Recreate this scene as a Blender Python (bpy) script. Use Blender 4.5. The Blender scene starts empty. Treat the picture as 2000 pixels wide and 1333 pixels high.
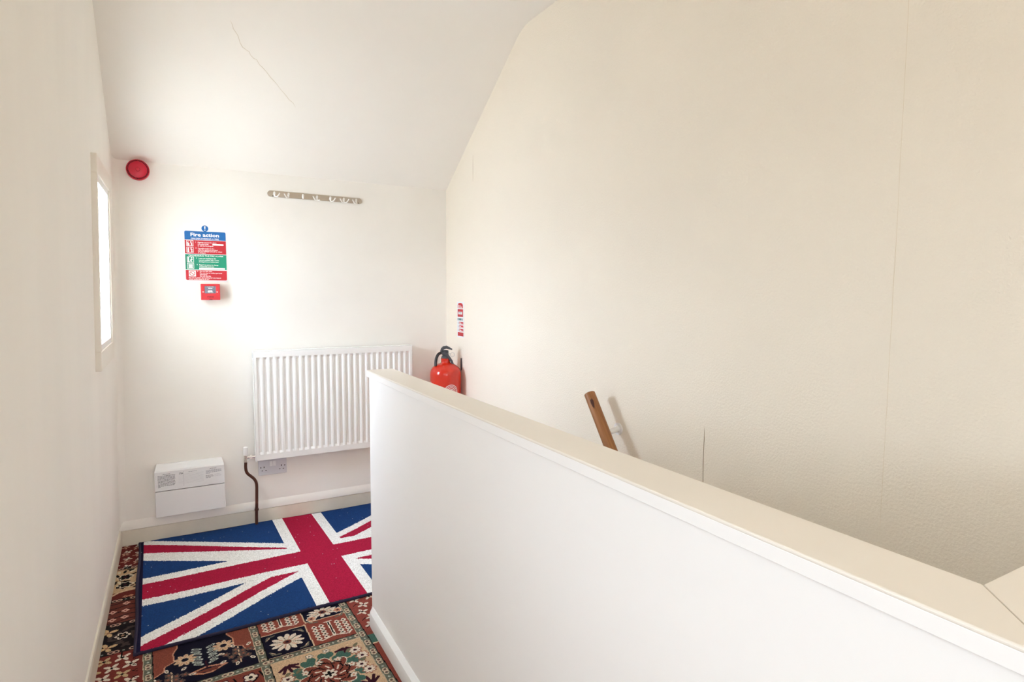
import bpy, math, random
import numpy as np
from mathutils import Vector, Matrix

random.seed(4)
rng = np.random.default_rng(4)
scene = bpy.context.scene
COL = scene.collection
R = math.radians

# ------------------------------------------------------------------ camera
CAM = Vector((0.0, 0.0, 1.289))
yaw, pitch, roll = 0.51260, -0.08322, 0.00667
F = Vector((math.sin(yaw) * math.cos(pitch), math.cos(yaw) * math.cos(pitch), math.sin(pitch)))
r0 = Vector((math.cos(yaw), -math.sin(yaw), 0.0))
u0 = r0.cross(F)
rr = math.cos(roll) * r0 + math.sin(roll) * u0
uu = -math.sin(roll) * r0 + math.cos(roll) * u0
cam = bpy.data.cameras.new('camera')
cam.sensor_width = 36.0
cam.lens = 36.0 * 1168.72 / 2000.0
cam.clip_start = 0.02
cam_ob = bpy.data.objects.new('camera', cam)
cam_ob.matrix_world = Matrix(((rr.x, uu.x, -F.x, CAM.x), (rr.y, uu.y, -F.y, CAM.y), (rr.z, uu.z, -F.z, CAM.z), (0, 0, 0, 1)))
COL.objects.link(cam_ob)
scene.camera = cam_ob

# ------------------------------------------------------------------ sky and exposure
SKY = 42.0
FILL_TINT = (0.258, 0.248, 0.234, 1)     # per face; light crosses two
world = bpy.data.worlds.new('sky')
scene.world = world
world.use_nodes = True
wn = world.node_tree
# overcast sky: brighter overhead than at the horizon, duller ground below
_tc = wn.nodes.new('ShaderNodeTexCoord'); _sx = wn.nodes.new('ShaderNodeSeparateXYZ'); _cr = wn.nodes.new('ShaderNodeValToRGB'); _mr = wn.nodes.new('ShaderNodeMapRange')
_mr.inputs['From Min'].default_value = -1.0; _mr.inputs['From Max'].default_value = 1.0
SKYC = (0.845, 0.955, 1.13)
_e = _cr.color_ramp.elements
_e[0].position = 0.0; _e[0].color = (0.46, 0.47, 0.46, 1)
_e[1].position = 1.0; _e[1].color = tuple(c * 1.25 for c in SKYC) + (1,)
for (_p, _k) in ((0.485, 0.50), (0.515, 0.76), (0.75, 1.0)):
    _n = _e.new(_p); _n.color = tuple(c * _k for c in SKYC) + (1,)
wn.links.new(_tc.outputs['Generated'], _sx.inputs[0]); wn.links.new(_sx.outputs['Z'], _mr.inputs['Value'])
wn.links.new(_mr.outputs['Result'], _cr.inputs['Fac']); wn.links.new(_cr.outputs['Color'], wn.nodes['Background'].inputs['Color'])
wn.nodes['Background'].inputs['Strength'].default_value = SKY
vs = scene.view_settings
vs.view_transform = 'Standard'
vs.look = 'None'
vs.gamma = 1.0
vs.use_curve_mapping = False
vs.exposure = 0.04
scene.cycles.diffuse_bounces = 10
scene.cycles.max_bounces = 16
scene.cycles.sample_clamp_indirect = 0

# key dimensions of the place, metres
YB = 3.487                       # face of the end wall
XR = 1.487                       # face of the stair wall
WX0, WXK = -0.283, 0.022         # window wall leans: x = WX0 + WXK * z
ZC = 2.545                       # flat ceiling
WIN1 = (2.635, 3.165, 0.984, 1.772)      # outer frame of the small window: y0 y1 z0 z1
OPEN1 = (2.70, 3.10, 1.055, 1.70)
OPEN3 = (-0.05, 0.37, 1.10, 1.75)         # added fill opening in the wall behind the viewer: x0 x1 z0 z1
YF = -1.6
OPEN2 = (-0.46, 1.19, 0.75, 1.85)  # added fill opening in the window wall, out of view
def wx(z): return WX0 + WXK * z

def portal(name, y0, y1, z0, z1, x):
    l = bpy.data.lights.new(name, 'AREA'); l.shape = 'RECTANGLE'
    l.size = z1 - z0; l.size_y = y1 - y0
    l.cycles.is_portal = True
    o = bpy.data.objects.new(name, l)
    o.location = (x, (y0 + y1) / 2, (z0 + z1) / 2)
    o.rotation_euler = (0, -math.pi / 2, 0)
    COL.objects.link(o)
portal('window_portal', *OPEN1, -0.37)
portal('fill_portal_left', *OPEN2, -0.37)  # portal of the added left opening

l3 = bpy.data.lights.new('fill_portal_rear', 'AREA'); l3.shape = 'RECTANGLE'; l3.size = OPEN3[1] - OPEN3[0]; l3.size_y = OPEN3[3] - OPEN3[2]; l3.cycles.is_portal = True
o3 = bpy.data.objects.new('fill_portal_rear', l3); o3.location = ((OPEN3[0] + OPEN3[1]) / 2, YF - 0.15, (OPEN3[2] + OPEN3[3]) / 2); o3.rotation_euler = (math.pi / 2, 0, 0)
COL.objects.link(o3)  # portal of the added opening behind the viewer

# added warm fill light behind the camera, no fitting
lamp = bpy.data.lights.new('warm_fill_lamp', 'POINT')
lamp.energy = 5.5
lamp.color = (1.0, 0.76, 0.40)
lamp.shadow_soft_size = 0.12
lo = bpy.data.objects.new('warm_fill_lamp', lamp)
lo.location = (0.75, -1.0, 2.3)
COL.objects.link(lo)

# ------------------------------------------------------------------ materials
def s2l(c):
    c = c / 255.0
    return c / 12.92 if c <= 0.04045 else ((c + 0.055) / 1.055) ** 2.4
def rgb(r, g, b): return (s2l(r), s2l(g), s2l(b), 1.0)

def mat(name, col, rough=0.6, metal=0.0, bump=0.0, scale=60.0, var=0.0, varscale=3.0, spec=0.5, coat=0.0, detail=4.0):
    m = bpy.data.materials.new(name); m.use_nodes = True
    nt = m.node_tree; b = nt.nodes['Principled BSDF']
    b.inputs['Base Color'].default_value = col
    b.inputs['Roughness'].default_value = rough
    b.inputs['Metallic'].default_value = metal
    b.inputs['Specular IOR Level'].default_value = spec
    b.inputs['Coat Weight'].default_value = coat
    tc = nt.nodes.new('ShaderNodeTexCoord')
    if bump > 0:
        n = nt.nodes.new('ShaderNodeTexNoise'); n.inputs['Scale'].default_value = scale; n.inputs['Detail'].default_value = detail
        bp = nt.nodes.new('ShaderNodeBump'); bp.inputs['Strength'].default_value = bump; bp.inputs['Distance'].default_value = 0.002
        nt.links.new(tc.outputs['Object'], n.inputs['Vector'])
        nt.links.new(n.outputs['Fac'], bp.inputs['Height'])
        nt.links.new(bp.outputs['Normal'], b.inputs['Normal'])
    if var > 0:
        n2 = nt.nodes.new('ShaderNodeTexNoise'); n2.inputs['Scale'].default_value = varscale; n2.inputs['Detail'].default_value = 6
        mr = nt.nodes.new('ShaderNodeMapRange')
        mr.inputs['From Min'].default_value = 0.35; mr.inputs['From Max'].default_value = 0.7
        mr.inputs['To Min'].default_value = 1.0; mr.inputs['To Max'].default_value = 1.0 - var
        mx = nt.nodes.new('ShaderNodeMix'); mx.data_type = 'RGBA'; mx.blend_type = 'MULTIPLY'; mx.inputs[0].default_value = 1.0
        mx.inputs[6].default_value = col
        nt.links.new(tc.outputs['Object'], n2.inputs['Vector'])
        nt.links.new(n2.outputs['Fac'], mr.inputs['Value'])
        nt.links.new(mr.outputs['Result'], mx.inputs[7])
        nt.links.new(mx.outputs[2], b.inputs['Base Color'])
    return m

PAINT = (0.912, 0.889, 0.842, 1)
PAPER = (0.90, 0.838, 0.722, 1)
M = {}
M['wall'] = mat('cream_emulsion', PAINT, 0.75, bump=0.12, scale=22, var=0.05, varscale=2.2, spec=0.3)
M['wall_right'] = mat('cream_woodchip', PAPER, 0.72, bump=0.9, scale=150, var=0.03, varscale=1.8, spec=0.3, detail=3)
M['wall_left'] = mat('cream_emulsion_scuffed', PAINT, 0.75, bump=0.10, scale=18, var=0.035, varscale=1.0, spec=0.3)
_nt = M['wall_left'].node_tree
for _nd in list(_nt.nodes):
    if _nd.type == 'TEX_NOISE' and abs(_nd.inputs['Scale'].default_value - 1.0) < 1e-6:
        _mp = _nt.nodes.new('ShaderNodeMapping'); _mp.inputs['Scale'].default_value = (2.0, 3.5, 0.9)
        _nt.links.new(_nt.nodes['Texture Coordinate'].outputs['Object'], _mp.inputs['Vector']); _nt.links.new(_mp.outputs['Vector'], _nd.inputs['Vector'])
M['slope'] = mat('cream_ceiling_paint', PAINT, 0.8, bump=0.10, scale=18, var=0.03, varscale=2.0, spec=0.25)
M['gloss'] = mat('cream_gloss_and_cap_shade', (0.835, 0.785, 0.705, 1), 0.32, bump=0.05, scale=30, var=0.03, varscale=5)  # own cream on the window frame; on the cap, duller light set in colour
M['parapet'] = mat('white_cream_paint', (0.915, 0.905, 0.885, 1), 0.5, bump=0.04, scale=14, spec=0.4)
M['skirt'] = mat('old_cream_gloss', (0.78, 0.735, 0.63, 1), 0.35, bump=0.05, scale=40, var=0.08, varscale=12)
M['white_gloss'] = mat('white_gloss', (0.86, 0.86, 0.85, 1), 0.28)
M['rad'] = mat('radiator_white', (0.88, 0.88, 0.87, 1), 0.25)
M['plastic'] = mat('white_plastic', (0.84, 0.85, 0.87, 1), 0.32)
M['socket'] = mat('grey_white_plastic', (0.66, 0.67, 0.72, 1), 0.35)
M['dark'] = mat('dark_gap', (0.02, 0.02, 0.022, 1), 0.6)
M['black'] = mat('black_plastic', (0.018, 0.018, 0.021, 1), 0.38)
M['grey_plastic'] = mat('dark_grey_plastic', (0.06, 0.06, 0.07, 1), 0.42)
M['print_grey'] = mat('print_grey', (0.17, 0.17, 0.20, 1), 0.6)
M['print_pale'] = mat('print_pale_grey', (0.42, 0.43, 0.48, 1), 0.6)
M['steel'] = mat('brushed_steel', (0.50, 0.455, 0.40, 1), 0.36, metal=1.0, bump=0.03, scale=200)
M['chrome'] = mat('chrome', (0.9, 0.89, 0.86, 1), 0.22, metal=1.0)
M['hook'] = mat('polished_hook', (0.95, 0.94, 0.92, 1), 0.18, metal=0.15)
M['wire'] = mat('ring_wire', (0.55, 0.54, 0.52, 1), 0.3, metal=1.0)
M['copper'] = mat('tarnished_copper', (0.115, 0.042, 0.026, 1), 0.42, metal=0.35, bump=0.04, scale=80, var=0.3, varscale=25)
M['red_ext'] = mat('extinguisher_red', rgb(206, 36, 6), 0.2, coat=0.5)
M['red_sounder'] = mat('sounder_red', rgb(196, 22, 52), 0.3)
M['red_sounder_dark'] = mat('sounder_slot_red', rgb(72, 0, 12), 0.5)
M['red_call'] = mat('call_point_red', rgb(206, 38, 46), 0.35)
M['red_dark'] = mat('print_dark_red', rgb(120, 14, 22), 0.5)
M['sign_white'] = mat('sign_white', (0.83, 0.83, 0.84, 1), 0.35)
M['sign_red'] = mat('sign_red', rgb(196, 28, 44), 0.4)
M['sign_blue'] = mat('sign_blue', rgb(0, 100, 172), 0.4)
M['sign_green'] = mat('sign_green', rgb(0, 145, 112), 0.4)
M['sign_teal'] = mat('sign_teal_grey', rgb(96, 132, 136), 0.5)
M['call_glass'] = mat('call_point_glass', rgb(98, 96, 110), 0.2)
M['white_print'] = mat('white_print', (0.9, 0.9, 0.9, 1), 0.5)
M['knot'] = mat('wood_knot', rgb(70, 34, 24), 0.45)
M['crack'] = mat('plaster_crack', rgb(216, 206, 190), 0.9)
M['seam'] = mat('wallpaper_seam', rgb(150, 128, 98), 0.9)
M['faint_seam'] = mat('faint_wallpaper_seam', rgb(226, 213, 188), 0.9)
M['grime'] = mat('grime', rgb(70, 60, 48), 0.9)

def wood_mat():
    m = bpy.data.materials.new('handrail_pine'); m.use_nodes = True
    nt = m.node_tree; b = nt.nodes['Principled BSDF']; b.inputs['Roughness'].default_value = 0.42
    tc = nt.nodes.new('ShaderNodeTexCoord'); mp = nt.nodes.new('ShaderNodeMapping')
    mp.inputs['Scale'].default_value = (90, 90, 3.0)
    n = nt.nodes.new('ShaderNodeTexNoise'); n.inputs['Scale'].default_value = 1.0; n.inputs['Detail'].default_value = 6
    cr = nt.nodes.new('ShaderNodeValToRGB')
    cr.color_ramp.elements[0].position = 0.3; cr.color_ramp.elements[0].color = rgb(128, 78, 40)
    cr.color_ramp.elements[1].position = 0.7; cr.color_ramp.elements[1].color = rgb(176, 122, 72)
    nt.links.new(tc.outputs['Object'], mp.inputs['Vector']); nt.links.new(mp.outputs['Vector'], n.inputs['Vector'])
    nt.links.new(n.outputs['Fac'], cr.inputs['Fac']); nt.links.new(cr.outputs['Color'], b.inputs['Base Color'])
    return m
M['wood'] = wood_mat()

def pile_mat(name, rough=0.95, bump=0.5, scale=420):
    m = bpy.data.materials.new(name); m.use_nodes = True
    nt = m.node_tree; b = nt.nodes['Principled BSDF']
    b.inputs['Roughness'].default_value = rough; b.inputs['Specular IOR Level'].default_value = 0.1
    at = nt.nodes.new('ShaderNodeAttribute'); at.attribute_name = 'Col'
    tc = nt.nodes.new('ShaderNodeTexCoord')
    n = nt.nodes.new('ShaderNodeTexNoise'); n.inputs['Scale'].default_value = scale; n.inputs['Detail'].default_value = 2
    mr = nt.nodes.new('ShaderNodeMapRange'); mr.inputs['To Min'].default_value = 0.72; mr.inputs['To Max'].default_value = 1.28
    mx = nt.nodes.new('ShaderNodeMix'); mx.data_type = 'RGBA'; mx.blend_type = 'MULTIPLY'; mx.inputs[0].default_value = 1.0
    bp = nt.nodes.new('ShaderNodeBump'); bp.inputs['Strength'].default_value = bump; bp.inputs['Distance'].default_value = 0.003
    L = nt.links
    L.new(tc.outputs['Object'], n.inputs['Vector']); L.new(n.outputs['Fac'], mr.inputs['Value'])
    L.new(at.outputs['Color'], mx.inputs[6]); L.new(mr.outputs['Result'], mx.inputs[7])
    L.new(mx.outputs[2], b.inputs['Base Color'])
    L.new(n.outputs['Fac'], bp.inputs['Height']); L.new(bp.outputs['Normal'], b.inputs['Normal'])
    return m
M['carpet'] = pile_mat('patterned_carpet_pile')
M['rug'] = pile_mat('flag_rug_pile', scale=300)
M['binding'] = mat('navy_binding', rgb(34, 30, 58), 0.9, bump=0.4, scale=300)

def glass_mat():
    m = bpy.data.materials.new('window_glass'); m.use_nodes = True
    nt = m.node_tree; nt.nodes.remove(nt.nodes['Principled BSDF'])
    out = nt.nodes['Material Output']
    t = nt.nodes.new('ShaderNodeBsdfTransparent'); t.inputs['Color'].default_value = (0.96, 0.97, 0.97, 1)
    g = nt.nodes.new('ShaderNodeBsdfGlossy'); g.inputs['Roughness'].default_value = 0.05
    mx = nt.nodes.new('ShaderNodeMixShader'); mx.inputs[0].default_value = 0.06
    nt.links.new(t.outputs[0], mx.inputs[1]); nt.links.new(g.outputs[0], mx.inputs[2]); nt.links.new(mx.outputs[0], out.inputs['Surface'])
    return m
M['glass'] = glass_mat()
def fill_tint_mat():
    # tint over the added left opening: dims and warms its fill light
    m = bpy.data.materials.new('fill_light_tint'); m.use_nodes = True
    nt = m.node_tree; nt.nodes.remove(nt.nodes['Principled BSDF'])
    t = nt.nodes.new('ShaderNodeBsdfTransparent'); t.inputs['Color'].default_value = FILL_TINT
    nt.links.new(t.outputs[0], nt.nodes['Material Output'].inputs['Surface'])
    return m
M['fill_tint'] = fill_tint_mat()

# ------------------------------------------------------------------ mesh helpers
class MB:
    def __init__(s): s.v = []; s.f = []
    def add(s, vs_, fs_):
        k = len(s.v); s.v += [tuple(p) for p in vs_]; s.f += [tuple(i + k for i in f) for f in fs_]; return s
    def box(s, x0, x1, y0, y1, z0, z1):
        return s.add([(x0,y0,z0),(x1,y0,z0),(x1,y1,z0),(x0,y1,z0),(x0,y0,z1),(x1,y0,z1),(x1,y1,z1),(x0,y1,z1)],
                     [(0,3,2,1),(4,5,6,7),(0,1,5,4),(1,2,6,5),(2,3,7,6),(3,0,4,7)])
    def prism(s, pts, a, b, f):
        # pts: 2D outline, extruded from a to b; f(p, t) -> xyz
        n = len(pts)
        vs_ = [f(p, a) for p in pts] + [f(p, b) for p in pts]
        fs_ = [tuple(range(n))[::-1], tuple(range(n, 2 * n))] + [(i, (i + 1) % n, n + (i + 1) % n, n + i) for i in range(n)]
        return s.add(vs_, fs_)
    def tube(s, path, r, n=10, caps=True):
        path = [Vector(p) for p in path]; m = len(path)
        rs = r if isinstance(r, (list, tuple)) else [r] * m
        t = (path[1] - path[0]).normalized()
        nrm = t.orthogonal().normalized()
        vs_ = []
        for i, p in enumerate(path):
            if i == 0: t = (path[1] - path[0])
            elif i == m - 1: t = (path[-1] - path[-2])
            else: t = (path[i + 1] - path[i - 1])
            t.normalize()
            nrm = (nrm - t * nrm.dot(t)).normalized(); b = t.cross(nrm)
            for k in range(n):
                a = 2 * math.pi * k / n
                vs_.append(p + (nrm * math.cos(a) + b * math.sin(a)) * rs[i])
        fs_ = []
        for i in range(m - 1):
            for k in range(n):
                fs_.append((i * n + k, i * n + (k + 1) % n, (i + 1) * n + (k + 1) % n, (i + 1) * n + k))
        if caps: fs_ += [tuple(range(n))[::-1], tuple((m - 1) * n + k for k in range(n))]
        return s.add(vs_, fs_)
    def lathe(s, prof, f, n=40, cap_end=True):
        # prof: list (radius, height); f(cos*r, sin*r, h) -> xyz
        vs_ = []; m = len(prof)
        for (r, h) in prof:
            for k in range(n):
                a = 2 * math.pi * k / n
                vs_.append(f(math.cos(a) * r, math.sin(a) * r, h))
        fs_ = []
        for i in range(m - 1):
            for k in range(n):
                fs_.append((i * n + k, i * n + (k + 1) % n, (i + 1) * n + (k + 1) % n, (i + 1) * n + k))
        fs_ += [tuple(range(n))[::-1]]
        if cap_end: fs_ += [tuple((m - 1) * n + k for k in range(n))]
        return s.add(vs_, fs_)
    def flat(s, pts2, f): return s.add([f(p) for p in pts2], [tuple(range(len(pts2)))])
    def build(s, name, m, parent=None, smooth=False, bevel=0.0, seg=2, angle=40):
        me = bpy.data.meshes.new(name); me.from_pydata(s.v, [], s.f); me.validate(); me.update()
        return link(name, me, m, parent, smooth, bevel, seg, angle)

def link(name, me, m, parent=None, smooth=False, bevel=0.0, seg=2, angle=40):
    import bmesh
    bm = bmesh.new(); bm.from_mesh(me); bmesh.ops.recalc_face_normals(bm, faces=bm.faces); bm.to_mesh(me); bm.free()
    o = bpy.data.objects.new(name, me); COL.objects.link(o)
    me.materials.append(M[m] if isinstance(m, str) else m)
    if smooth:
        for p in me.polygons: p.use_smooth = True
        me.set_sharp_from_angle(angle=R(angle))
    if bevel > 0:
        b = o.modifiers.new('bevel', 'BEVEL'); b.width = bevel; b.segments = seg; b.limit_method = 'ANGLE'; b.angle_limit = R(35)
    put(o, parent)
    return o
def put(o, parent):
    if parent is not None:
        o.parent = parent
        o.matrix_parent_inverse = Matrix.Translation(-world_loc(parent))
def world_loc(o):
    v = Vector(o.location)
    p = o.parent
    if p is not None:
        v = v + o.matrix_parent_inverse.translation + world_loc(p)
    return v
def thing(name, loc, label, cat):
    o = bpy.data.objects.new(name, None); o.location = loc; o.empty_display_size = 0.05
    COL.objects.link(o); o['label'] = label; o['category'] = cat
    return o
def tag(o, label, cat): o['label'] = label; o['category'] = cat; return o
def struct(o, label=None):
    o['kind'] = 'structure'
    if label: o['label'] = label
    return o

_txt = bpy.data.curves.new('lettering', 'FONT')
_txo = bpy.data.objects.new('lettering_source', _txt); COL.objects.link(_txo)
def text2d(s, size, align='LEFT', bold=0.0, width=None):
    """outline of a line of lettering as 2D verts and faces, baseline at v = 0"""
    _txt.body = s; _txt.size = size; _txt.offset = bold * size; _txt.resolution_u = 2; _txt.align_x = 'LEFT'
    dg = bpy.context.evaluated_depsgraph_get(); dg.update()
    me = bpy.data.meshes.new_from_object(_txo.evaluated_get(dg))
    v = [(p.co.x, p.co.y) for p in me.vertices]; f = [tuple(p.vertices) for p in me.polygons]
    bpy.data.meshes.remove(me)
    if not v: return [], []
    x0 = min(p[0] for p in v); x1 = max(p[0] for p in v)
    k = 1.0 if width is None else width / (x1 - x0)
    off = {'LEFT': x0, 'CENTER': (x0 + x1) / 2, 'RIGHT': x1}[align]
    return [((p[0] - off) * k, p[1]) for p in v], f

def on_back(y): return lambda u, v: (u, y, v)               # flat print on something facing the camera side
class Print(MB):
    def text(s, str_, u, v, size, f, align='LEFT', bold=0.0, width=None):
        vv, ff = text2d(str_, size, align, bold, width)
        return s.add([f(u + a, v + b) for a, b in vv], ff)
    def rect(s, u0, u1, v0, v1, f): return s.add([f(u0, v0), f(u1, v0), f(u1, v1), f(u0, v1)], [(0, 1, 2, 3)])
    def poly(s, pts, f): return s.add([f(*p) for p in pts], [tuple(range(len(pts)))])
    def disc(s, u, v, r, f, n=28): return s.poly([(u + r * math.cos(2*math.pi*k/n), v + r * math.sin(2*math.pi*k/n)) for k in range(n)], f)
    def ring(s, u, v, r0_, r1_, f, n=36, a0=0.0, a1=2 * math.pi):
        pts = []
        for k in range(n + 1):
            a = a0 + (a1 - a0) * k / n
            pts += [f(u + r0_ * math.cos(a), v + r0_ * math.sin(a)), f(u + r1_ * math.cos(a), v + r1_ * math.sin(a))]
        return s.add(pts, [(2*k, 2*k+1, 2*k+3, 2*k+2) for k in range(n)])
    def frame(s, u0, u1, v0, v1, w, f):
        s.rect(u0, u1, v0, v0 + w, f); s.rect(u0, u1, v1 - w, v1, f); s.rect(u0, u0 + w, v0 + w, v1 - w, f); return s.rect(u1 - w, u1, v0 + w, v1 - w, f)

# ------------------------------------------------------------------ the room shell
T = 0.22
TL = 0.04                        # window wall thinned so daylight spreads further into the room
# end wall
struct(MB().box(-0.75, XR + T, YB, YB + T, -0.30, 2.15).build('wall_back', 'wall'), 'cream end wall carrying the radiator')
# stair wall, runs down into the stairwell
struct(MB().box(XR, XR + T, YF, YB + T, -2.9, 2.8).build('wall_right', 'wall_right'), 'tall cream wallpapered wall beside the stairs')
# window wall, with two openings through its thickness
wl = MB()
ys = sorted({YF, OPEN2[0], OPEN2[1], OPEN1[0], OPEN1[1], YB + T})
zs = sorted({-0.3, OPEN2[2], OPEN1[2], OPEN1[3], OPEN2[3], 2.8})
# one continuous sheet inside, one outside and reveals, so that no cell edges show
def cell_open(ya, yb, za, zb):
    ym, zm = (ya + yb) / 2, (za + zb) / 2
    return any(o[0] < ym < o[1] and o[2] < zm < o[3] for o in (OPEN1, OPEN2))
xo = WX0 - TL
for i in range(len(ys) - 1):
    for j in range(len(zs) - 1):
        ya, yb, za, zb = ys[i], ys[i+1], zs[j], zs[j+1]
        if cell_open(ya, yb, za, zb): continue
        wl.add([(wx(za),ya,za),(wx(za),yb,za),(wx(zb),yb,zb),(wx(zb),ya,zb)], [(0,1,2,3)])
        wl.add([(xo,ya,za),(xo,yb,za),(xo,yb,zb),(xo,ya,zb)], [(3,2,1,0)])
for (y0, y1, z0, z1) in (OPEN1, OPEN2):
    wl.add([(xo,y0,z0),(wx(z0),y0,z0),(wx(z1),y0,z1),(xo,y0,z1)], [(0,1,2,3)])
    wl.add([(xo,y1,z0),(wx(z0),y1,z0),(wx(z1),y1,z1),(xo,y1,z1)], [(3,2,1,0)])
    wl.add([(xo,y0,z0),(wx(z0),y0,z0),(wx(z0),y1,z0),(xo,y1,z0)], [(0,1,2,3)])
    wl.add([(xo,y0,z1),(wx(z1),y0,z1),(wx(z1),y1,z1),(xo,y1,z1)], [(3,2,1,0)])
# closing edges of the slab
wl.add([(xo,YF,-0.3),(wx(-0.3),YF,-0.3),(wx(2.8),YF,2.8),(xo,YF,2.8)], [(0,1,2,3)])
wl.add([(xo,YB+T,-0.3),(wx(-0.3),YB+T,-0.3),(wx(2.8),YB+T,2.8),(xo,YB+T,2.8)], [(3,2,1,0)])
me = bpy.data.meshes.new('wall_left'); me.from_pydata(wl.v, [], wl.f); me.validate()
import bmesh
bm = bmesh.new(); bm.from_mesh(me); bmesh.ops.remove_doubles(bm, verts=bm.verts, dist=1e-5); bm.to_mesh(me); bm.free()
wall_left = struct(link('wall_left', me, 'wall_left'), 'cream wall with the small window')
# rounded plaster in the corner of window wall and end wall
co = MB(); rad = 0.028
for (z0, z1) in ((0.10, 1.93),):
    n = 7; vs_ = []
    for z in (z0, z1):
        for k in range(n + 1):
            a = math.pi / 2 * k / n
            vs_.append((wx(z) + rad - rad * math.cos(a), YB - rad + rad * math.sin(a), z))
        vs_.append((wx(z) - 0.01, YB + 0.01, z))
    m_ = n + 2
    co.add(vs_, [tuple(range(m_))[::-1], tuple(range(m_, 2*m_))] + [(i, i+1, m_+i+1, m_+i) for i in range(m_ - 1)] + [(m_-1, 0, m_, 2*m_-1)])
# unseen block added outside the small window to cut grazing light
MB().box(-0.66, WX0 - TL + 0.002, 2.30, OPEN1[0], 0.6, 2.2).build('light_block', 'wall', wall_left)
co.build('plaster_cove', 'wall', wall_left, smooth=True)
# wall behind the camera
wf = MB()
for (a, b, c, d) in ((-0.75, OPEN3[0], -0.3, 2.8), (OPEN3[1], XR + T, -0.3, 2.8), (OPEN3[0], OPEN3[1], -0.3, OPEN3[2]), (OPEN3[0], OPEN3[1], OPEN3[3], 2.8)):
    wf.box(a, b, YF - 0.10, YF, c, d)
struct(wf.build('wall_front', 'wall'), 'wall behind the viewer')
# sloping ceiling running into the flat ceiling with a soft crease
mS = (2.53 - 1.907) / (YB - 2.584)
def zs_(y): return 1.907 + (YB - y) * mS
prof = [(YB + T, zs_(YB + T)), (2.66, zs_(2.66))]
p0, p1, p2 = Vector((2.635, zs_(2.635))), Vector((YB - (ZC - 1.907) / mS, ZC)), Vector((2.49, ZC))
for k in range(9):
    t = k / 8
    q = p0 * (1-t)**2 + p1 * 2*t*(1-t) + p2 * t*t
    prof.append((q.x, q.y))
prof.append((YF - T, ZC))
outer = [(YF - T, ZC + 0.3), (YB + T, ZC + 0.3)]
ceiling = struct(MB().prism(prof + outer, -0.75, XR + T, lambda p, t: (t, p[0], p[1])).build('ceiling', 'slope', smooth=True, angle=20), 'cream sloping attic ceiling above the end wall')

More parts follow.
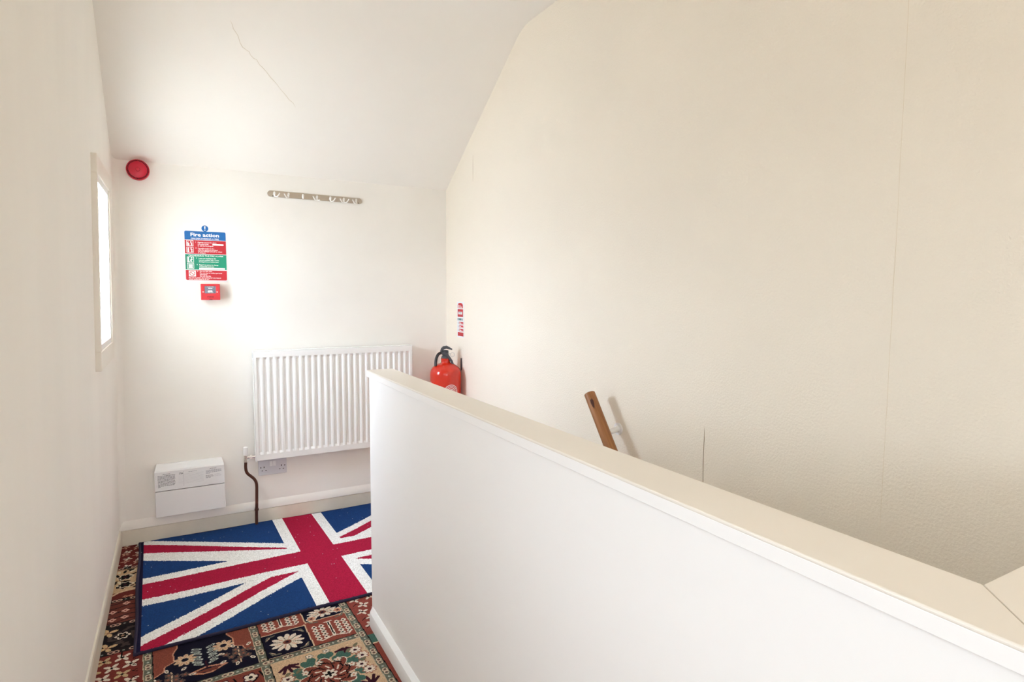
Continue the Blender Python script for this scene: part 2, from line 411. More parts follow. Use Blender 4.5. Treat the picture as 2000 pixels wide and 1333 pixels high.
# carpeted landing
def srgb_lin(a):
    a = np.asarray(a, float) / 255.0
    return np.where(a <= 0.04045, a / 12.92, ((a + 0.055) / 1.055) ** 2.4)
NAVY, RUST, CREAM, WHITE = (20, 18, 40), (140, 66, 54), (216, 184, 148), (230, 216, 196)
GREEN, GREY, MAROON, BROWN, BLACK, PINK, OLIVE = (70, 108, 94), (108, 106, 92), (62, 22, 38), (88, 72, 66), (16, 12, 16), (206, 140, 108), (120, 112, 86)
def carpet_colours(X, Y):
    ca, sa = math.cos(R(2.5)), math.sin(R(2.5))
    dx, dy = X - 0.227, Y - 2.13
    S = dx * ca + dy * sa; Tt = -dx * sa + dy * ca
    PD = 0.343
    Tt = np.where(Tt < -PD, (Tt + PD) % (2 * PD) - PD, Tt)
    S = np.where(S > 2 * PD - 0.05, (S + 2 * PD) % (4 * PD) - 2 * PD, S)
    C = np.zeros(X.shape + (3,)); C[:] = RUST
    clip = [None]
    def put_(m, c):
        if clip[0] is not None: m = m & clip[0]
        C[m] = c
    def rect(a, b, c, d, col): put_((S >= a) & (S <= b) & (Tt >= c) & (Tt <= d), col)
    def ell(a, b, ra, rb, col, ang=0.0):
        c_, s_ = math.cos(ang), math.sin(ang)
        u = (S - a) * c_ + (Tt - b) * s_; v = -(S - a) * s_ + (Tt - b) * c_
        put_((u / ra) ** 2 + (v / rb) ** 2 < 1, col)
    def flower(a, b, r_, n, col, ccol, edge=None, ph=0.0, sq=1.0):
        u, v = S - a, (Tt - b) / sq
        d = np.hypot(u, v); th = np.arctan2(v, u) + ph
        lob = 0.62 + 0.38 * np.abs(np.cos(n * th / 2))
        if edge is not None: put_(d < r_ * 1.18 * (lob + 0.06), edge)
        put_(d < r_ * lob, col)
        put_(d < r_ * 0.3, ccol)
    def line(pts, w, col):
        for (a, b), (c, d) in zip(pts[:-1], pts[1:]):
            L2 = (c - a) ** 2 + (d - b) ** 2 + 1e-12
            k = np.clip(((S - a) * (c - a) + (Tt - b) * (d - b)) / L2, 0, 1)
            put_(np.hypot(S - a - k * (c - a), Tt - b - k * (d - b)) < w / 2, col)
    def star(a, b, r_, col): line([(a - r_, b), (a + r_, b)], r_ * 0.7, col); line([(a, b - r_), (a, b + r_)], r_ * 0.7, col)
    def blossom4(a, b, r_, col, cc, ph=0.4):
        for k in range(4):
            q = ph + k * math.pi / 2
            ell(a + r_ * 0.62 * math.cos(q), b + r_ * 0.62 * math.sin(q), r_ * 0.5, r_ * 0.27, col, q)
        ell(a, b, r_ * 0.2, r_ * 0.2, cc)
    def panel(a, b, c, d): clip[0] = (S >= a) & (S <= b) & (Tt >= c) & (Tt <= d)
    def noclip(): clip[0] = None
    H = 0.0155
    # column D (right): red with white blossoms above, green and red below
    panel(PD + H, 2 * PD, H, 3 * PD); rect(PD, 2 * PD, 0, 3 * PD, (150, 68, 58))
    for k in range(7):
        for i in range(4):
            blossom4(PD + 0.05 + i * 0.062 + 0.02 * (k % 2), 0.05 + k * 0.052, 0.022, WHITE, BLACK, 0.3 + 0.5 * i)
    for k in range(6): line([(PD + 0.03, 0.03 + k * 0.06), (PD + 0.045, 0.045 + k * 0.06), (PD + 0.06, 0.03 + k * 0.06)], 0.003, BLACK)
    panel(PD + H, 2 * PD, -PD, -H); rect(PD, 2 * PD, -PD, 0, (146, 66, 54)); rect(PD, 2 * PD, -0.075, 0, GREEN); line([(PD, -0.078), (2 * PD, -0.07)], 0.006, CREAM)
    for k in range(7): flower(PD + 0.06, -0.10 - k * 0.036, 0.013, 6, WHITE, MAROON, MAROON); ell(PD + 0.05, -0.05 + 0.004 * k, 0.012, 0.005, MAROON, 0.5)
    # column C (middle right), upper: four quarters
    panel(H, PD - H, H, PD); rect(0, PD, 0, PD, (150, 70, 58))
    q0, q1, qm = 0.0155, 0.172, 0.178
    rect(q0, q1, 0.0155, 0.172, NAVY); rect(qm, PD, 0.186, PD, NAVY)
    for (a, b, c, d) in ((q0, 0.0155, q1, 0.0155), (q1, 0.0155, q1, 0.178), (q0, 0.174, q1, 0.174), (qm, 0.186, PD, 0.186), (qm, 0.186, qm, PD)):
        line([(a, b), (c, d)], 0.005, CREAM)
    for (a, b, sq) in ((0.093, 0.094, 0.92), (0.255, 0.235, 0.6)):
        for (i, j) in ((-1, -1), (1, -1), (-1, 1), (1, 1)):
            line([(a + i * 0.066, b + j * 0.04), (a + i * 0.06, b + j * 0.06), (a + i * 0.035, b + j * 0.064)], 0.007, GREY)
            line([(a + i * 0.062, b + j * 0.045), (a + i * 0.052, b + j * 0.056)], 0.004, CREAM)
        flower(a, b, 0.060, 12, WHITE, (190, 176, 150), None, 0.15, sq)
        for k in range(12):
            an = k * math.pi / 6 + 0.15
            line([(a + 0.022 * math.cos(an), b + 0.02 * sq * math.sin(an)), (a + 0.042 * math.cos(an), b + 0.042 * sq * math.sin(an))], 0.0035, GREY if k % 2 else PINK)
        ell(a, b, 0.015, 0.013, (120, 62, 52)); ell(a, b, 0.006, 0.006, NAVY)
    flower(0.205, 0.205, 0.017, 6, PINK, MAROON, WHITE); flower(0.312, 0.222, 0.017, 6, PINK, MAROON, WHITE)
    # comb motifs on the red quarters
    for (a, b, fl) in ((0.255, 0.095, 1), (0.094, 0.255, 1)):
        line([(a, b + 0.058 * fl), (a, b - 0.045 * fl)], 0.012, WHITE); line([(a, b + 0.054 * fl), (a, b - 0.035 * fl)], 0.005, BLACK)
        line([(a - 0.014, b + 0.060 * fl), (a + 0.014, b + 0.060 * fl)], 0.005, WHITE)
        line([(a, b - 0.045 * fl), (a - 0.05, b - 0.06 * fl), (a - 0.062, b - 0.045 * fl)], 0.005, WHITE)
        line([(a, b - 0.045 * fl), (a + 0.05, b - 0.06 * fl), (a + 0.062, b - 0.045 * fl)], 0.005, WHITE)
        for i in (-1, 1):
            for w_ in (0.030, 0.056):
                for k in range(5):
                    yy = b - 0.042 + k * 0.021
                    flower(a + i * w_, yy, 0.0115, 3, WHITE, BLACK, None, 0.5); ell(a + i * w_, yy, 0.0045, 0.004, BLACK)
    # column C lower: cream ground with medallion
    panel(H, PD - H, -PD + H, -H); rect(0, PD, -PD, 0, (214, 178, 140))
    mc = (0.176, -0.172)
    for (a, b, an) in ((0.062, -0.052, -1.35), (0.262, -0.048, -1.75), (0.062, -0.295, 1.3), (0.285, -0.295, 1.8)):
        for k, sp in enumerate((-1.05, -0.6, 0.0, 0.6, 1.05)):
            q = an + sp; l_ = 0.036 if k in (0, 4) else 0.044
            line([(a + 0.008 * math.cos(q), b + 0.008 * math.sin(q)), (a + l_ * math.cos(q), b + l_ * math.sin(q))], 0.011, MAROON)
    for k in range(11):
        an = k * 2 * math.pi / 11 + 0.3
        for (dr, da) in ((0.098, 0.0), (0.112, 0.12), (0.112, -0.12), (0.088, 0.2)):
            ell(mc[0] + dr * math.cos(an + da), mc[1] + dr * math.sin(an + da), 0.017, 0.014, GREEN, an)
    flower(mc[0], mc[1], 0.100, 8, WHITE, WHITE, None, 0.0)
    flower(mc[0], mc[1], 0.095, 8, (140, 68, 54), RUST, None, 0.0)
    for k in range(8):
        an = k * math.pi / 4 + 0.2
        flower(mc[0] + 0.082 * math.cos(an), mc[1] + 0.080 * math.sin(an), 0.013, 5, WHITE, PINK, GREY)
    for k in range(36):
        an = k * math.pi / 18
        rr_ = 0.062 + 0.008 * math.cos(8 * an)
        line([(mc[0] + rr_ * math.cos(an), mc[1] + rr_ * math.sin(an)), (mc[0] + (rr_ + 0.003) * math.cos(an + 0.2), mc[1] + (rr_ + 0.003) * math.sin(an + 0.2))], 0.005, BLACK)
    for k in range(14):
        an = k * math.pi / 7
        line([(mc[0] + 0.034 * math.cos(an), mc[1] + 0.034 * math.sin(an)), (mc[0] + 0.05 * math.cos(an + 0.25), mc[1] + 0.05 * math.sin(an + 0.25))], 0.0055, WHITE if k % 2 else BLACK)
    flower(mc[0], mc[1], 0.027, 8, WHITE, WHITE, (120, 50, 44)); star(mc[0], mc[1], 0.012, BLACK)
    for (a, b) in ((0.290, -0.082), (0.303, -0.125), (0.285, -0.175), (0.300, -0.215), (0.05, -0.13), (0.045, -0.18), (0.058, -0.225)):
        flower(a, b, 0.021, 8, WHITE, MAROON, (168, 104, 82))
    flower(0.140, -0.040, 0.012, 5, WHITE, GREY, GREY); flower(0.20, -0.036, 0.012, 5, WHITE, GREY, GREY)
    for (a, b) in ((0.268, -0.072), (0.300, -0.052), (0.090, -0.105), (0.055, -0.105), (0.30, -0.15)): ell(a, b, 0.013, 0.007, OLIVE, 0.8)
    # column B upper: navy vase panel with rust corners
    panel(-PD + H, -H, H, PD); rect(-PD, 0, 0, PD, NAVY)
    for (i, a) in ((1, -PD + H), (-1, -H)):
        for (j, b) in ((-1, PD),):
            pass
        pts = [(a, 0.105), (a + i * 0.028, 0.125), (a + i * 0.034, 0.155), (a + i * 0.062, 0.17), (a + i * 0.060, 0.225), (a + i * 0.075, 0.26), (a + i * 0.075, PD)]
        for (c, d), (e, f_) in zip(pts[:-1], pts[1:]):
            m_ = (Tt >= min(d, f_)) & (Tt <= max(d, f_))
            lim = c + (e - c) * np.clip((Tt - d) / max(f_ - d, 1e-6), 0, 1)
            put_(m_ & ((S - lim) * i < 0), (142, 72, 58))
        line(pts, 0.005, PINK)
    vc = -PD / 2
    line([(vc - 0.055, 0.068), (vc, 0.085), (vc + 0.06, 0.072)], 0.008, PINK)
    line([(vc - 0.05, 0.066), (vc - 0.01, 0.046), (vc + 0.012, 0.046), (vc + 0.055, 0.07)], 0.008, PINK)
    for k in range(9): line([(vc - 0.036 + k * 0.003, 0.066 - k * 0.0012), (vc + 0.036 - k * 0.001, 0.07 - k * 0.002)], 0.004, (120, 62, 52))
    line([(vc, 0.08), (vc, 0.12)], 0.005, MAROON)
    for k in range(7):
        for i in (-1, 1):
            bx, by = vc + i * (0.012 + 0.004 * (k % 2)), 0.105 + k * 0.017
            line([(bx, by), (bx + i * 0.022, by + 0.012)], 0.010, (186, 196, 186)); line([(bx + i * 0.004, by + 0.002), (bx + i * 0.018, by + 0.010)], 0.004, (30, 46, 54))
    flower(vc - 0.062, 0.165, 0.036, 9, CREAM, NAVY, None); flower(vc + 0.062, 0.19, 0.036, 9, CREAM, NAVY, None)
    for k in range(9):
        an = k * math.pi / 4.5
        for (a, b) in ((vc - 0.062, 0.165), (vc + 0.062, 0.19)):
            line([(a + 0.018 * math.cos(an), b + 0.018 * math.sin(an)), (a + 0.028 * math.cos(an), b + 0.028 * math.sin(an))], 0.003, PINK)
    for (i, bx, by) in ((-1, vc - 0.105, 0.03), (1, vc + 0.105, 0.075)):
        line([(bx, by - 0.02), (bx, by + 0.08)], 0.005, CREAM)
        for k in range(10):
            an = k * 2.4; d_ = 0.012 + 0.0036 * k
            flower(bx + d_ * math.cos(an), by + 0.03 + d_ * 1.1 * math.sin(an), 0.0135, 5, (96, 80, 74), (168, 92, 72), None)
        for k in range(7):
            an = k * 0.9; ell(bx + 0.060 * math.cos(an), by + 0.035 + 0.060 * math.sin(an), 0.011, 0.0062, WHITE, an); ell(bx + 0.060 * math.cos(an), by + 0.035 + 0.060 * math.sin(an), 0.0055, 0.003, OLIVE, an)
    # column B lower: rust ground, small dark and white figures
    panel(-PD + H, -H, -PD + H, -H); rect(-PD, 0, -PD, 0, (136, 64, 52))
    for k in range(8):
        a, b = -PD + 0.05 + (k % 4) * 0.08, -0.055 - (k // 4) * 0.12
        flower(a, b, 0.022, 5, WHITE, BLACK, MAROON); line([(a - 0.03, b - 0.02), (a, b - 0.032), (a + 0.02, b - 0.012)], 0.006, BLACK); line([(a + 0.03, b + 0.02), (a + 0.04, b - 0.02)], 0.006, BLACK)
    # column A (left): red with white blossoms, then dark, rust, cream and red strips
    panel(-3 * PD, -PD - H, -PD, PD); rect(-3 * PD, 0, -PD, PD, (128, 52, 46))
    for k in range(12):
        for i in range(4):
            a, b = -PD - 0.05 - i * 0.055 - 0.024 * (k % 2), -0.30 + k * 0.054
            blossom4(a, b, 0.025, WHITE if (i + k) % 3 else (206, 176, 130), BLACK, 0.6 + 0.3 * i)
    for k in range(8): line([(-PD - 0.03, 0.02 + k * 0.04), (-PD - 0.045, 0.03 + k * 0.04), (-PD - 0.03, 0.038 + k * 0.04)], 0.003, BLACK)
    line([(-PD - 0.078, 0.29), (-PD - 0.078, PD)], 0.005, BLACK)
    panel(-3 * PD, -PD + 0.2, PD, 0.548); rect(-3 * PD, 0, PD, 0.6, (34, 26, 32))
    for k in range(24): ell(-PD - 0.12 + 0.14 * rng.random(), PD + 0.03 + 0.15 * rng.random(), 0.018, 0.007, (74, 62, 60), rng.random() * 3)
    for b in (0.385, 0.495): blossom4(-PD - 0.125, b, 0.03, (222, 186, 136), (170, 120, 90), 0.3)
    flower(-PD - 0.078, 0.452, 0.026, 6, WHITE, WHITE); flower(-PD - 0.078, 0.452, 0.019, 6, BLACK, (170, 130, 100))
    panel(-3 * PD, -PD + 0.2, 0.548, 0.760); rect(-3 * PD, 0, 0.5, 0.8, (112, 56, 48))
    for k in range(5): line([(-PD - 0.2 + i * 0.02, 0.575 + k * 0.04 + 0.008 * math.sin(i * 1.1)) for i in range(14)], 0.006, (46, 26, 30))
    for (a, b) in ((-0.075, 0.60), (-0.07, 0.72), (-0.115, 0.66), (-0.115, 0.595), (-0.072, 0.655)):
        flower(-PD + a, b, 0.014, 4, (226, 170, 150), (120, 50, 44))
    panel(-3 * PD, -PD + 0.2, 0.760, 1.085); rect(-3 * PD, 0, 0.7, 1.1, (206, 172, 132))
    rect(-3 * PD, 0, 0.76, 0.835, (112, 44, 40)); line([(-PD - 0.14, 0.80), (-PD - 0.1, 0.835), (-PD, 0.86)], 0.012, CREAM)
    for k in range(4):
        flower(-PD - 0.055 - 0.02 * (k % 2), 0.785, 0.010, 4, PINK, MAROON)
    for k in range(40):
        a, b, an = -PD - 0.13 + 0.13 * rng.random(), 0.86 + 0.2 * rng.random(), rng.random() * 3
        ell(a, b, 0.016, 0.006, BLACK if k % 3 else (226, 214, 180), an)
    for b in (0.905, 0.985): flower(-PD - 0.078, b, 0.026, 6, BLACK, MAROON, (222, 210, 180))
    panel(-3 * PD, -PD + 0.2, 1.085, 3); rect(-3 * PD, 0, 1.0, 3, (112, 42, 40))
    for k in range(20):
        a, b = -PD - 0.13 + 0.048 * (k % 3) + 0.01 * (k % 2), 1.105 + 0.03 * (k // 2)
        blossom4(a, b, 0.018, WHITE if k % 2 else (206, 150, 130), BLACK, 0.4 * k)
    noclip()
    # guilloche bands between the panels
    def band(v, along, lim=None):
        m_ = np.abs(v) < H
        if lim is not None: m_ = m_ & lim
        C[m_] = (104, 108, 94)
        edge = (np.abs(v) > H - 0.003) & m_
        C[edge] = np.where(v[edge][:, None] > 0, np.array(BLACK), np.array((190, 176, 146)))
        ph = along % 0.064
        for c in (0.014, 0.030):
            d = np.hypot((ph - c) / 1.1, v)
            C[m_ & (d < 0.0098) & (d > 0.0055)] = (214, 190, 160)
            C[m_ & (d <= 0.0028)] = (120, 60, 54)
        C[m_ & (np.hypot(ph - 0.052, v) < 0.0042)] = (184, 192, 176)
    band(S - PD, Tt + 0.02, Tt < 2 * PD)
    band(S, Tt + 0.01, Tt < 2 * PD)
    band(S + PD, Tt + 0.03, Tt < 0.36)
    band(Tt, S + 0.01, (S > -PD + H) & (S < PD - H))
    band(Tt + PD, S + 0.01, (S > -PD + H) & (S < PD - H))
    for b in (0.345, 0.548, 0.760, 1.085):
        L_ = (S < -PD + 0.2) & (np.abs(Tt - b) < 0.014)
        C[L_] = (40, 32, 34)
        ph = (S + 0.02) % 0.064
        for c in (0.014, 0.030):
            d = np.hypot((ph - c) / 1.1, Tt - b)
            C[L_ & (d < 0.0098) & (d > 0.0052)] = (206, 160, 138)
        C[L_ & (np.hypot(ph - 0.052, Tt - b) < 0.004)] = (140, 150, 140)
    # knots are never quite even
    C *= (1 + 0.06 * rng.standard_normal(C.shape[:-1]))[..., None]
    g = C.mean(-1, keepdims=True)
    C = (g + (C - g) * 0.9) * 0.93
    return np.clip(C, 0, 255)

def knot_sheet(name, patches, colour_fn, m, parent=None, jitter=0.0):
    V, Fc, CC = [], [], []; k = 0
    for (x0, x1, y0, y1, step, z) in patches:
        nx = max(1, int(round((x1 - x0) / step))); ny = max(1, int(round((y1 - y0) / step)))
        xs = np.linspace(x0, x1, nx + 1); ysn = np.linspace(y0, y1, ny + 1)
        gx, gy = np.meshgrid(xs, ysn)
        gz = np.full_like(gx, z)
        V.append(np.stack([gx, gy, gz], -1).reshape(-1, 3))
        i = np.arange(nx * ny); r_ = i // nx; c_ = i % nx; a = k + r_ * (nx + 1) + c_
        Fc.append(np.stack([a, a + 1, a + nx + 2, a + nx + 1], -1))
        cx = (xs[:-1] + xs[1:]) / 2; cy = (ysn[:-1] + ysn[1:]) / 2
        mx_, my_ = np.meshgrid(cx, cy)
        CC.append(colour_fn(mx_, my_).reshape(-1, 3))
        k += (nx + 1) * (ny + 1)
    V = np.concatenate(V); Fc = np.concatenate(Fc); CC = srgb_lin(np.concatenate(CC))
    me = bpy.data.meshes.new(name)
    me.vertices.add(len(V)); me.vertices.foreach_set('co', V.ravel())
    me.loops.add(len(Fc) * 4); me.loops.foreach_set('vertex_index', Fc.ravel().astype(np.int32))
    me.polygons.add(len(Fc)); me.polygons.foreach_set('loop_start', (np.arange(len(Fc)) * 4).astype(np.int32))
    me.update(calc_edges=True)
    ca = me.color_attributes.new('Col', 'FLOAT_COLOR', 'CORNER')
    L4 = np.repeat(np.concatenate([CC, np.ones((len(CC), 1))], 1), 4, axis=0)
    ca.data.foreach_set('color', L4.astype(np.float32).ravel())
    o = bpy.data.objects.new(name, me); COL.objects.link(o); me.materials.append(M[m])
    put(o, parent)
    return o

floor = struct(knot_sheet('floor', [(-0.32, 0.70, 1.62, 2.46, 0.0025, 0.0), (-0.32, -0.14, 2.46, 3.50, 0.0025, 0.0),
                                    (-0.14, XR, 2.46, 3.50, 0.02, 0.0), (0.70, XR, 2.00, 2.46, 0.01, 0.0),
                                    (-0.32, 0.70, 0.0, 1.62, 0.005, 0.0), (-0.32, XR, YF, 0.0, 0.01, 0.0)], carpet_colours, 'carpet'),
               'red, navy and cream panelled oriental pattern carpet')
struct(MB().box(-0.5, 0.70, YF, YB, -0.30, -0.004).box(0.70, XR, 2.0, YB, -0.30, -0.004).box(0.70, XR, YF, 0.19, -0.30, -0.004).build('floor_base', 'skirt', floor))

# stairs going down between the low wall and the stair wall
st = MB()
for k in range(13):
    y1 = 2.0 - 0.145 * k
    st.box(0.70, XR, y1 - 0.16, y1, -2.9, -0.20 * (k + 1))
M['stair_carpet'] = mat('stair_carpet', rgb(110, 58, 48), 0.95, bump=0.4, scale=300, var=0.4, varscale=30)
struct(st.build('stairs_down', 'stair_carpet'), 'carpeted stairs going down')

# low wall round the stairwell, with an L-shaped painted cap
XP0, XP1 = 0.630, 0.716
YE = 2.222
low = struct(MB().box(XP0, XP1, 0.186, YE, -2.9, 0.965).box(XP1, XR, 0.186, 0.275, -2.9, 0.965).build('wall_stairwell', 'parapet', bevel=0.004), 'low white wall around the stairwell')
zt = 0.988
CX0, CX1, CY0, CY1 = 0.6225, 0.7235, 0.180, 0.2815
trim1 = struct(MB().prism([(CX0, CY0), (CX1, CY1), (CX1, YE + 0.006), (CX0, YE + 0.006)], 0.9815, zt, lambda p, t: (p[0], p[1], t)).build('trim_1', 'gloss', bevel=0.0025, seg=3), 'painted wooden cap along the low stairwell wall')  # top kept beiger than the front edge, to imitate how light falls
MB().prism([(CX0 + 0.0002, CY0), (XP0 + 0.006, CY0), (XP0 + 0.006, YE - 0.004), (XP1, YE - 0.004), (XP1, YE + 0.0058), (CX0 + 0.0002, YE + 0.0058)], 0.9625, 0.983, lambda p, t: (p[0], p[1], t)).build('lit_fascia', 'parapet', trim1, bevel=0.001)  # front edge of the cap, its brighter light put into a whiter colour
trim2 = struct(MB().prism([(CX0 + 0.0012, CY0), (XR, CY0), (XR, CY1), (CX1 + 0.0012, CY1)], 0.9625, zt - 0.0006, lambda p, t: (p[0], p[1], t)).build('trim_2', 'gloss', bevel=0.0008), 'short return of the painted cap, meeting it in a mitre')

# skirting boards
def skirt_profile(t, h): return [(0, 0), (t, 0), (t, h * 0.70), (t * 0.75, h * 0.86), (t * 0.35, h * 0.96), (0, h)]
bp_ = [(XP0 - a, b) for a, b in [(-0.004, 0), (0.0205, 0), (0.0205, 0.040), (0.017, 0.050), (0.002, 0.062), (-0.004, 0.062)]]
sk = MB()
n = 6; rings = []
for (y, k) in ((0.19, 1), (2.165, 1), (2.185, 0.96), (2.20, 0.82), (2.21, 0.55), (2.217, 0.2)):
    rings.append([(XP0 + 0.004 + (a - XP0 - 0.004) * k, y, b) for a, b in bp_])
vs_ = [p for r_ in rings for p in r_]
fs_ = [(i * n + j, i * n + (j + 1) % n, (i + 1) * n + (j + 1) % n, (i + 1) * n + j) for i in range(len(rings) - 1) for j in range(n)]
fs_ += [tuple(range(n))[::-1], tuple((len(rings) - 1) * n + j for j in range(n))]
struct(sk.add(vs_, fs_).build('baseboard_stairwell', 'white_gloss', smooth=True, angle=30), 'white skirting along the low wall')
struct(MB().prism([(WX0 - 0.004, 0), (-0.2725, 0), (-0.2725, 0.074), (-0.2755, 0.084), (WX0 - 0.002, 0.088)], YF, YB - 0.002, lambda p, t: (p[0], t, p[1])).build('baseboard_left', 'skirt', bevel=0.0015), 'cream skirting under the window wall')
struct(MB().prism([(YB + 0.004, 0), (YB - 0.011, 0), (YB - 0.011, 0.079), (YB + 0.004, 0.079)], WX0, XR, lambda p, t: (t, p[0], p[1])).build('baseboard_back', 'skirt', bevel=0.0015), 'cream skirting below the radiator')
struct(MB().prism([(YB + 0.004, 0.0815), (YB - 0.0135, 0.0815), (YB - 0.0135, 0.094), (YB - 0.008, 0.114), (YB + 0.002, 0.128)], WX0, XR, lambda p, t: (t, p[0], p[1])).build('trim_3', 'wall', smooth=True), 'plaster ledge above the skirting of the end wall')

# hairline cracks and paper seams: part of the walls
def ribbon(pts, w, f, off):
    mb = MB(); vs_ = []
    for i, (u, v) in enumerate(pts):
        a = pts[max(0, i - 1)]; b = pts[min(len(pts) - 1, i + 1)]
        d = Vector((b[0] - a[0], b[1] - a[1])).normalized(); nn = (-d.y, d.x)
        ww = w * (0.25 if i in (0, len(pts) - 1) else 0.6 + 0.5 * random.random()) / 2
        vs_ += [f(u + nn[0] * ww, v + nn[1] * ww), f(u - nn[0] * ww, v - nn[1] * ww)]
    return mb.add(vs_, [(2*i, 2*i+1, 2*i+3, 2*i+2) for i in range(len(pts) - 1)])
def jag(pts, n_, amp):
    out = []
    for (a, b) in zip(pts[:-1], pts[1:]):
        for k in range(n_):
            t = k / n_; out.append((a[0] + (b[0]-a[0])*t + random.uniform(-amp, amp), a[1] + (b[1]-a[1])*t + random.uniform(-amp, amp)))
    return out + [pts[-1]]
slope_f = lambda u, v: (u, v - 0.0004, zs_(v) - 0.0006)
ribbon(jag([(0.24, 2.795), (0.282, 2.8715), (0.3476, 2.928), (0.443, 3.016), (0.5405, 3.108)], 6, 0.004), 0.0022, slope_f, 0).build('crack', 'crack', ceiling)
right_f = lambda u, v: (XR - 0.0006, u, v)
wr = bpy.data.objects['wall_right']
ribbon(jag([(1.360, 0.62), (1.362, 0.85)], 6, 0.0008), 0.0022, right_f, 0).build('paper_seam', 'seam', wr)
ribbon(jag([(0.797, 0.70), (0.799, 1.4), (0.804, 2.2)], 8, 0.0006), 0.0010, right_f, 0).build('paper_seam', 'faint_seam', wr)
ribbon(jag([(3.1013, 2.05), (3.101, 1.90)], 3, 0.0006), 0.0024, right_f, 0).build('paper_seam', 'seam', wr)

# ------------------------------------------------------------------ window
def lean(dx): return lambda y, z: (wx(z) + dx, y, z)
w1 = thing('window_1', (wx(WIN1[2]), (WIN1[0] + WIN1[1]) / 2, WIN1[2]), 'small white framed window in the left wall near the corner', 'window')
del w1['category']; w1['kind'] = 'structure'
def bar(name, y0, y1, z0, z1, d0, d1, m, parent, bevel=0.002):
    mb = MB()
    vs_ = [(wx(z) + d, y, z) for z in (z0, z1) for y in (y0, y1) for d in (d0, d1)]
    mb.add(vs_, [(0,1,3,2), (4,6,7,5), (0,4,5,1), (2,3,7,6), (0,2,6,4), (1,5,7,3)])
    return mb.build(name, m, parent, bevel=bevel)
y0, y1, z0, z1 = WIN1; fw = 0.055
fr = bar('frame_rail', y0, y1, z1 - 0.068, z1, -0.004, 0.0185, 'gloss', w1)
bar('frame_rail', y0, y1, z0, z0 + 0.072, -0.004, 0.0185, 'gloss', w1)
bar('frame_stile', y0, y0 + 0.020, z0 + 0.072, z1 - 0.068, -0.004, 0.0185, 'gloss', w1)
bar('frame_stile', y1 - fw, y1, z0 + 0.072, z1 - 0.068, -0.004, 0.0185, 'gloss', w1)
a0, a1, b0, b1 = y0 + 0.020, y1 - fw, z0 + 0.072, z1 - 0.068
cs = 0.022
bar('casement_rail', a0, a1, b1 - cs, b1, -0.004, 0.013, 'white_gloss', w1, 0.001)
bar('casement_rail', a0, a1, b0, b0 + cs, -0.004, 0.013, 'white_gloss', w1, 0.001)
bar('casement_stile', a1 - cs, a1, b0 + cs, b1 - cs, -0.004, 0.013, 'white_gloss', w1, 0.001)
bar('casement_stile', a0, a0 + 0.012, b0 + cs, b1 - cs, -0.004, 0.013, 'white_gloss', w1, 0.001)
bar('pane', a0 + 0.008, a1 - cs + 0.004, b0 + cs - 0.004, b1 - cs + 0.004, 0.008, 0.0105, 'glass', w1, 0)

w3 = thing('fill_opening_rear', (0.2, YF, OPEN3[2]), 'added fill-light opening behind the viewer', 'window')
del w3['category']; w3['kind'] = 'structure'  # unseen opening added to light the end wall from the front
for (a, b, c, d) in ((OPEN3[0], OPEN3[1], OPEN3[2], OPEN3[2] + 0.05), (OPEN3[0], OPEN3[1], OPEN3[3] - 0.05, OPEN3[3]), (OPEN3[0], OPEN3[0] + 0.05, OPEN3[2] + 0.05, OPEN3[3] - 0.05), (OPEN3[1] - 0.05, OPEN3[1], OPEN3[2] + 0.05, OPEN3[3] - 0.05)):
    MB().box(a, b, YF - 0.07, YF - 0.02, c, d).build('frame', 'white_gloss', w3)
MB().box(OPEN3[0] + 0.04, OPEN3[1] - 0.04, YF - 0.047, YF - 0.043, OPEN3[2] + 0.04, OPEN3[3] - 0.04).build('pane', 'glass', w3)

# opening added to the window wall, out of view, as side fill
w2 = thing('fill_opening_left', (wx(0.8), -0.3, 0.8), 'added fill-light opening in the window wall, out of view', 'window')
del w2['category']; w2['kind'] = 'structure'
y0, y1, z0, z1 = OPEN2
for (a, b, c, d) in ((y0, y1, z0, z0 + 0.05), (y0, y1, z1 - 0.05, z1), (y0, y0 + 0.05, z0 + 0.05, z1 - 0.05), (y1 - 0.05, y1, z0 + 0.05, z1 - 0.05)):
    bar('frame', a, b, c, d, -0.06, -0.01, 'white_gloss', w2)
bar('fill_tint', y0 + 0.04, y1 - 0.04, z0 + 0.04, z1 - 0.04, -0.034, -0.032, 'fill_tint', w2, 0)  # tinted sheet added to dim the fill light

# ------------------------------------------------------------------ radiator
RX0, RX1, RZ0, RZ1 = 0.350, 1.239, 0.364, 0.961
RY = 3.424
rad_t = thing('radiator', ((RX0 + RX1) / 2, 3.45, RZ0), 'white fluted panel radiator hung on the end wall', 'radiator')
pitch_ = (RX1 - RX0 - 0.024) / 26
xs_, dep = [RX0 + 0.004], [0.0]
for k in range(26):
    a = RX0 + 0.012 + k * pitch_
    for (t, d) in ((0.10, 0), (0.34, 1), (0.66, 1), (0.90, 0)):
        xs_.append(a + t * pitch_); dep.append(d)
xs_.append(RX1 - 0.004); dep.append(0.0)
rows = [(RZ0 + 0.003, 0), (RZ0 + 0.034, 0), (RZ0 + 0.046, 1), (RZ1 - 0.046, 1), (RZ1 - 0.034, 0), (RZ1 - 0.003, 0)]
fv, ff = [], []
for (z, k) in rows:
    for x, d in zip(xs_, dep): fv.append((x, RY + 0.0085 * d * k, z))
nx = len(xs_)
for i in range(len(rows) - 1):
    for j in range(nx - 1): ff.append((i*nx+j, i*nx+j+1, (i+1)*nx+j+1, (i+1)*nx+j))
nb = len(fv)
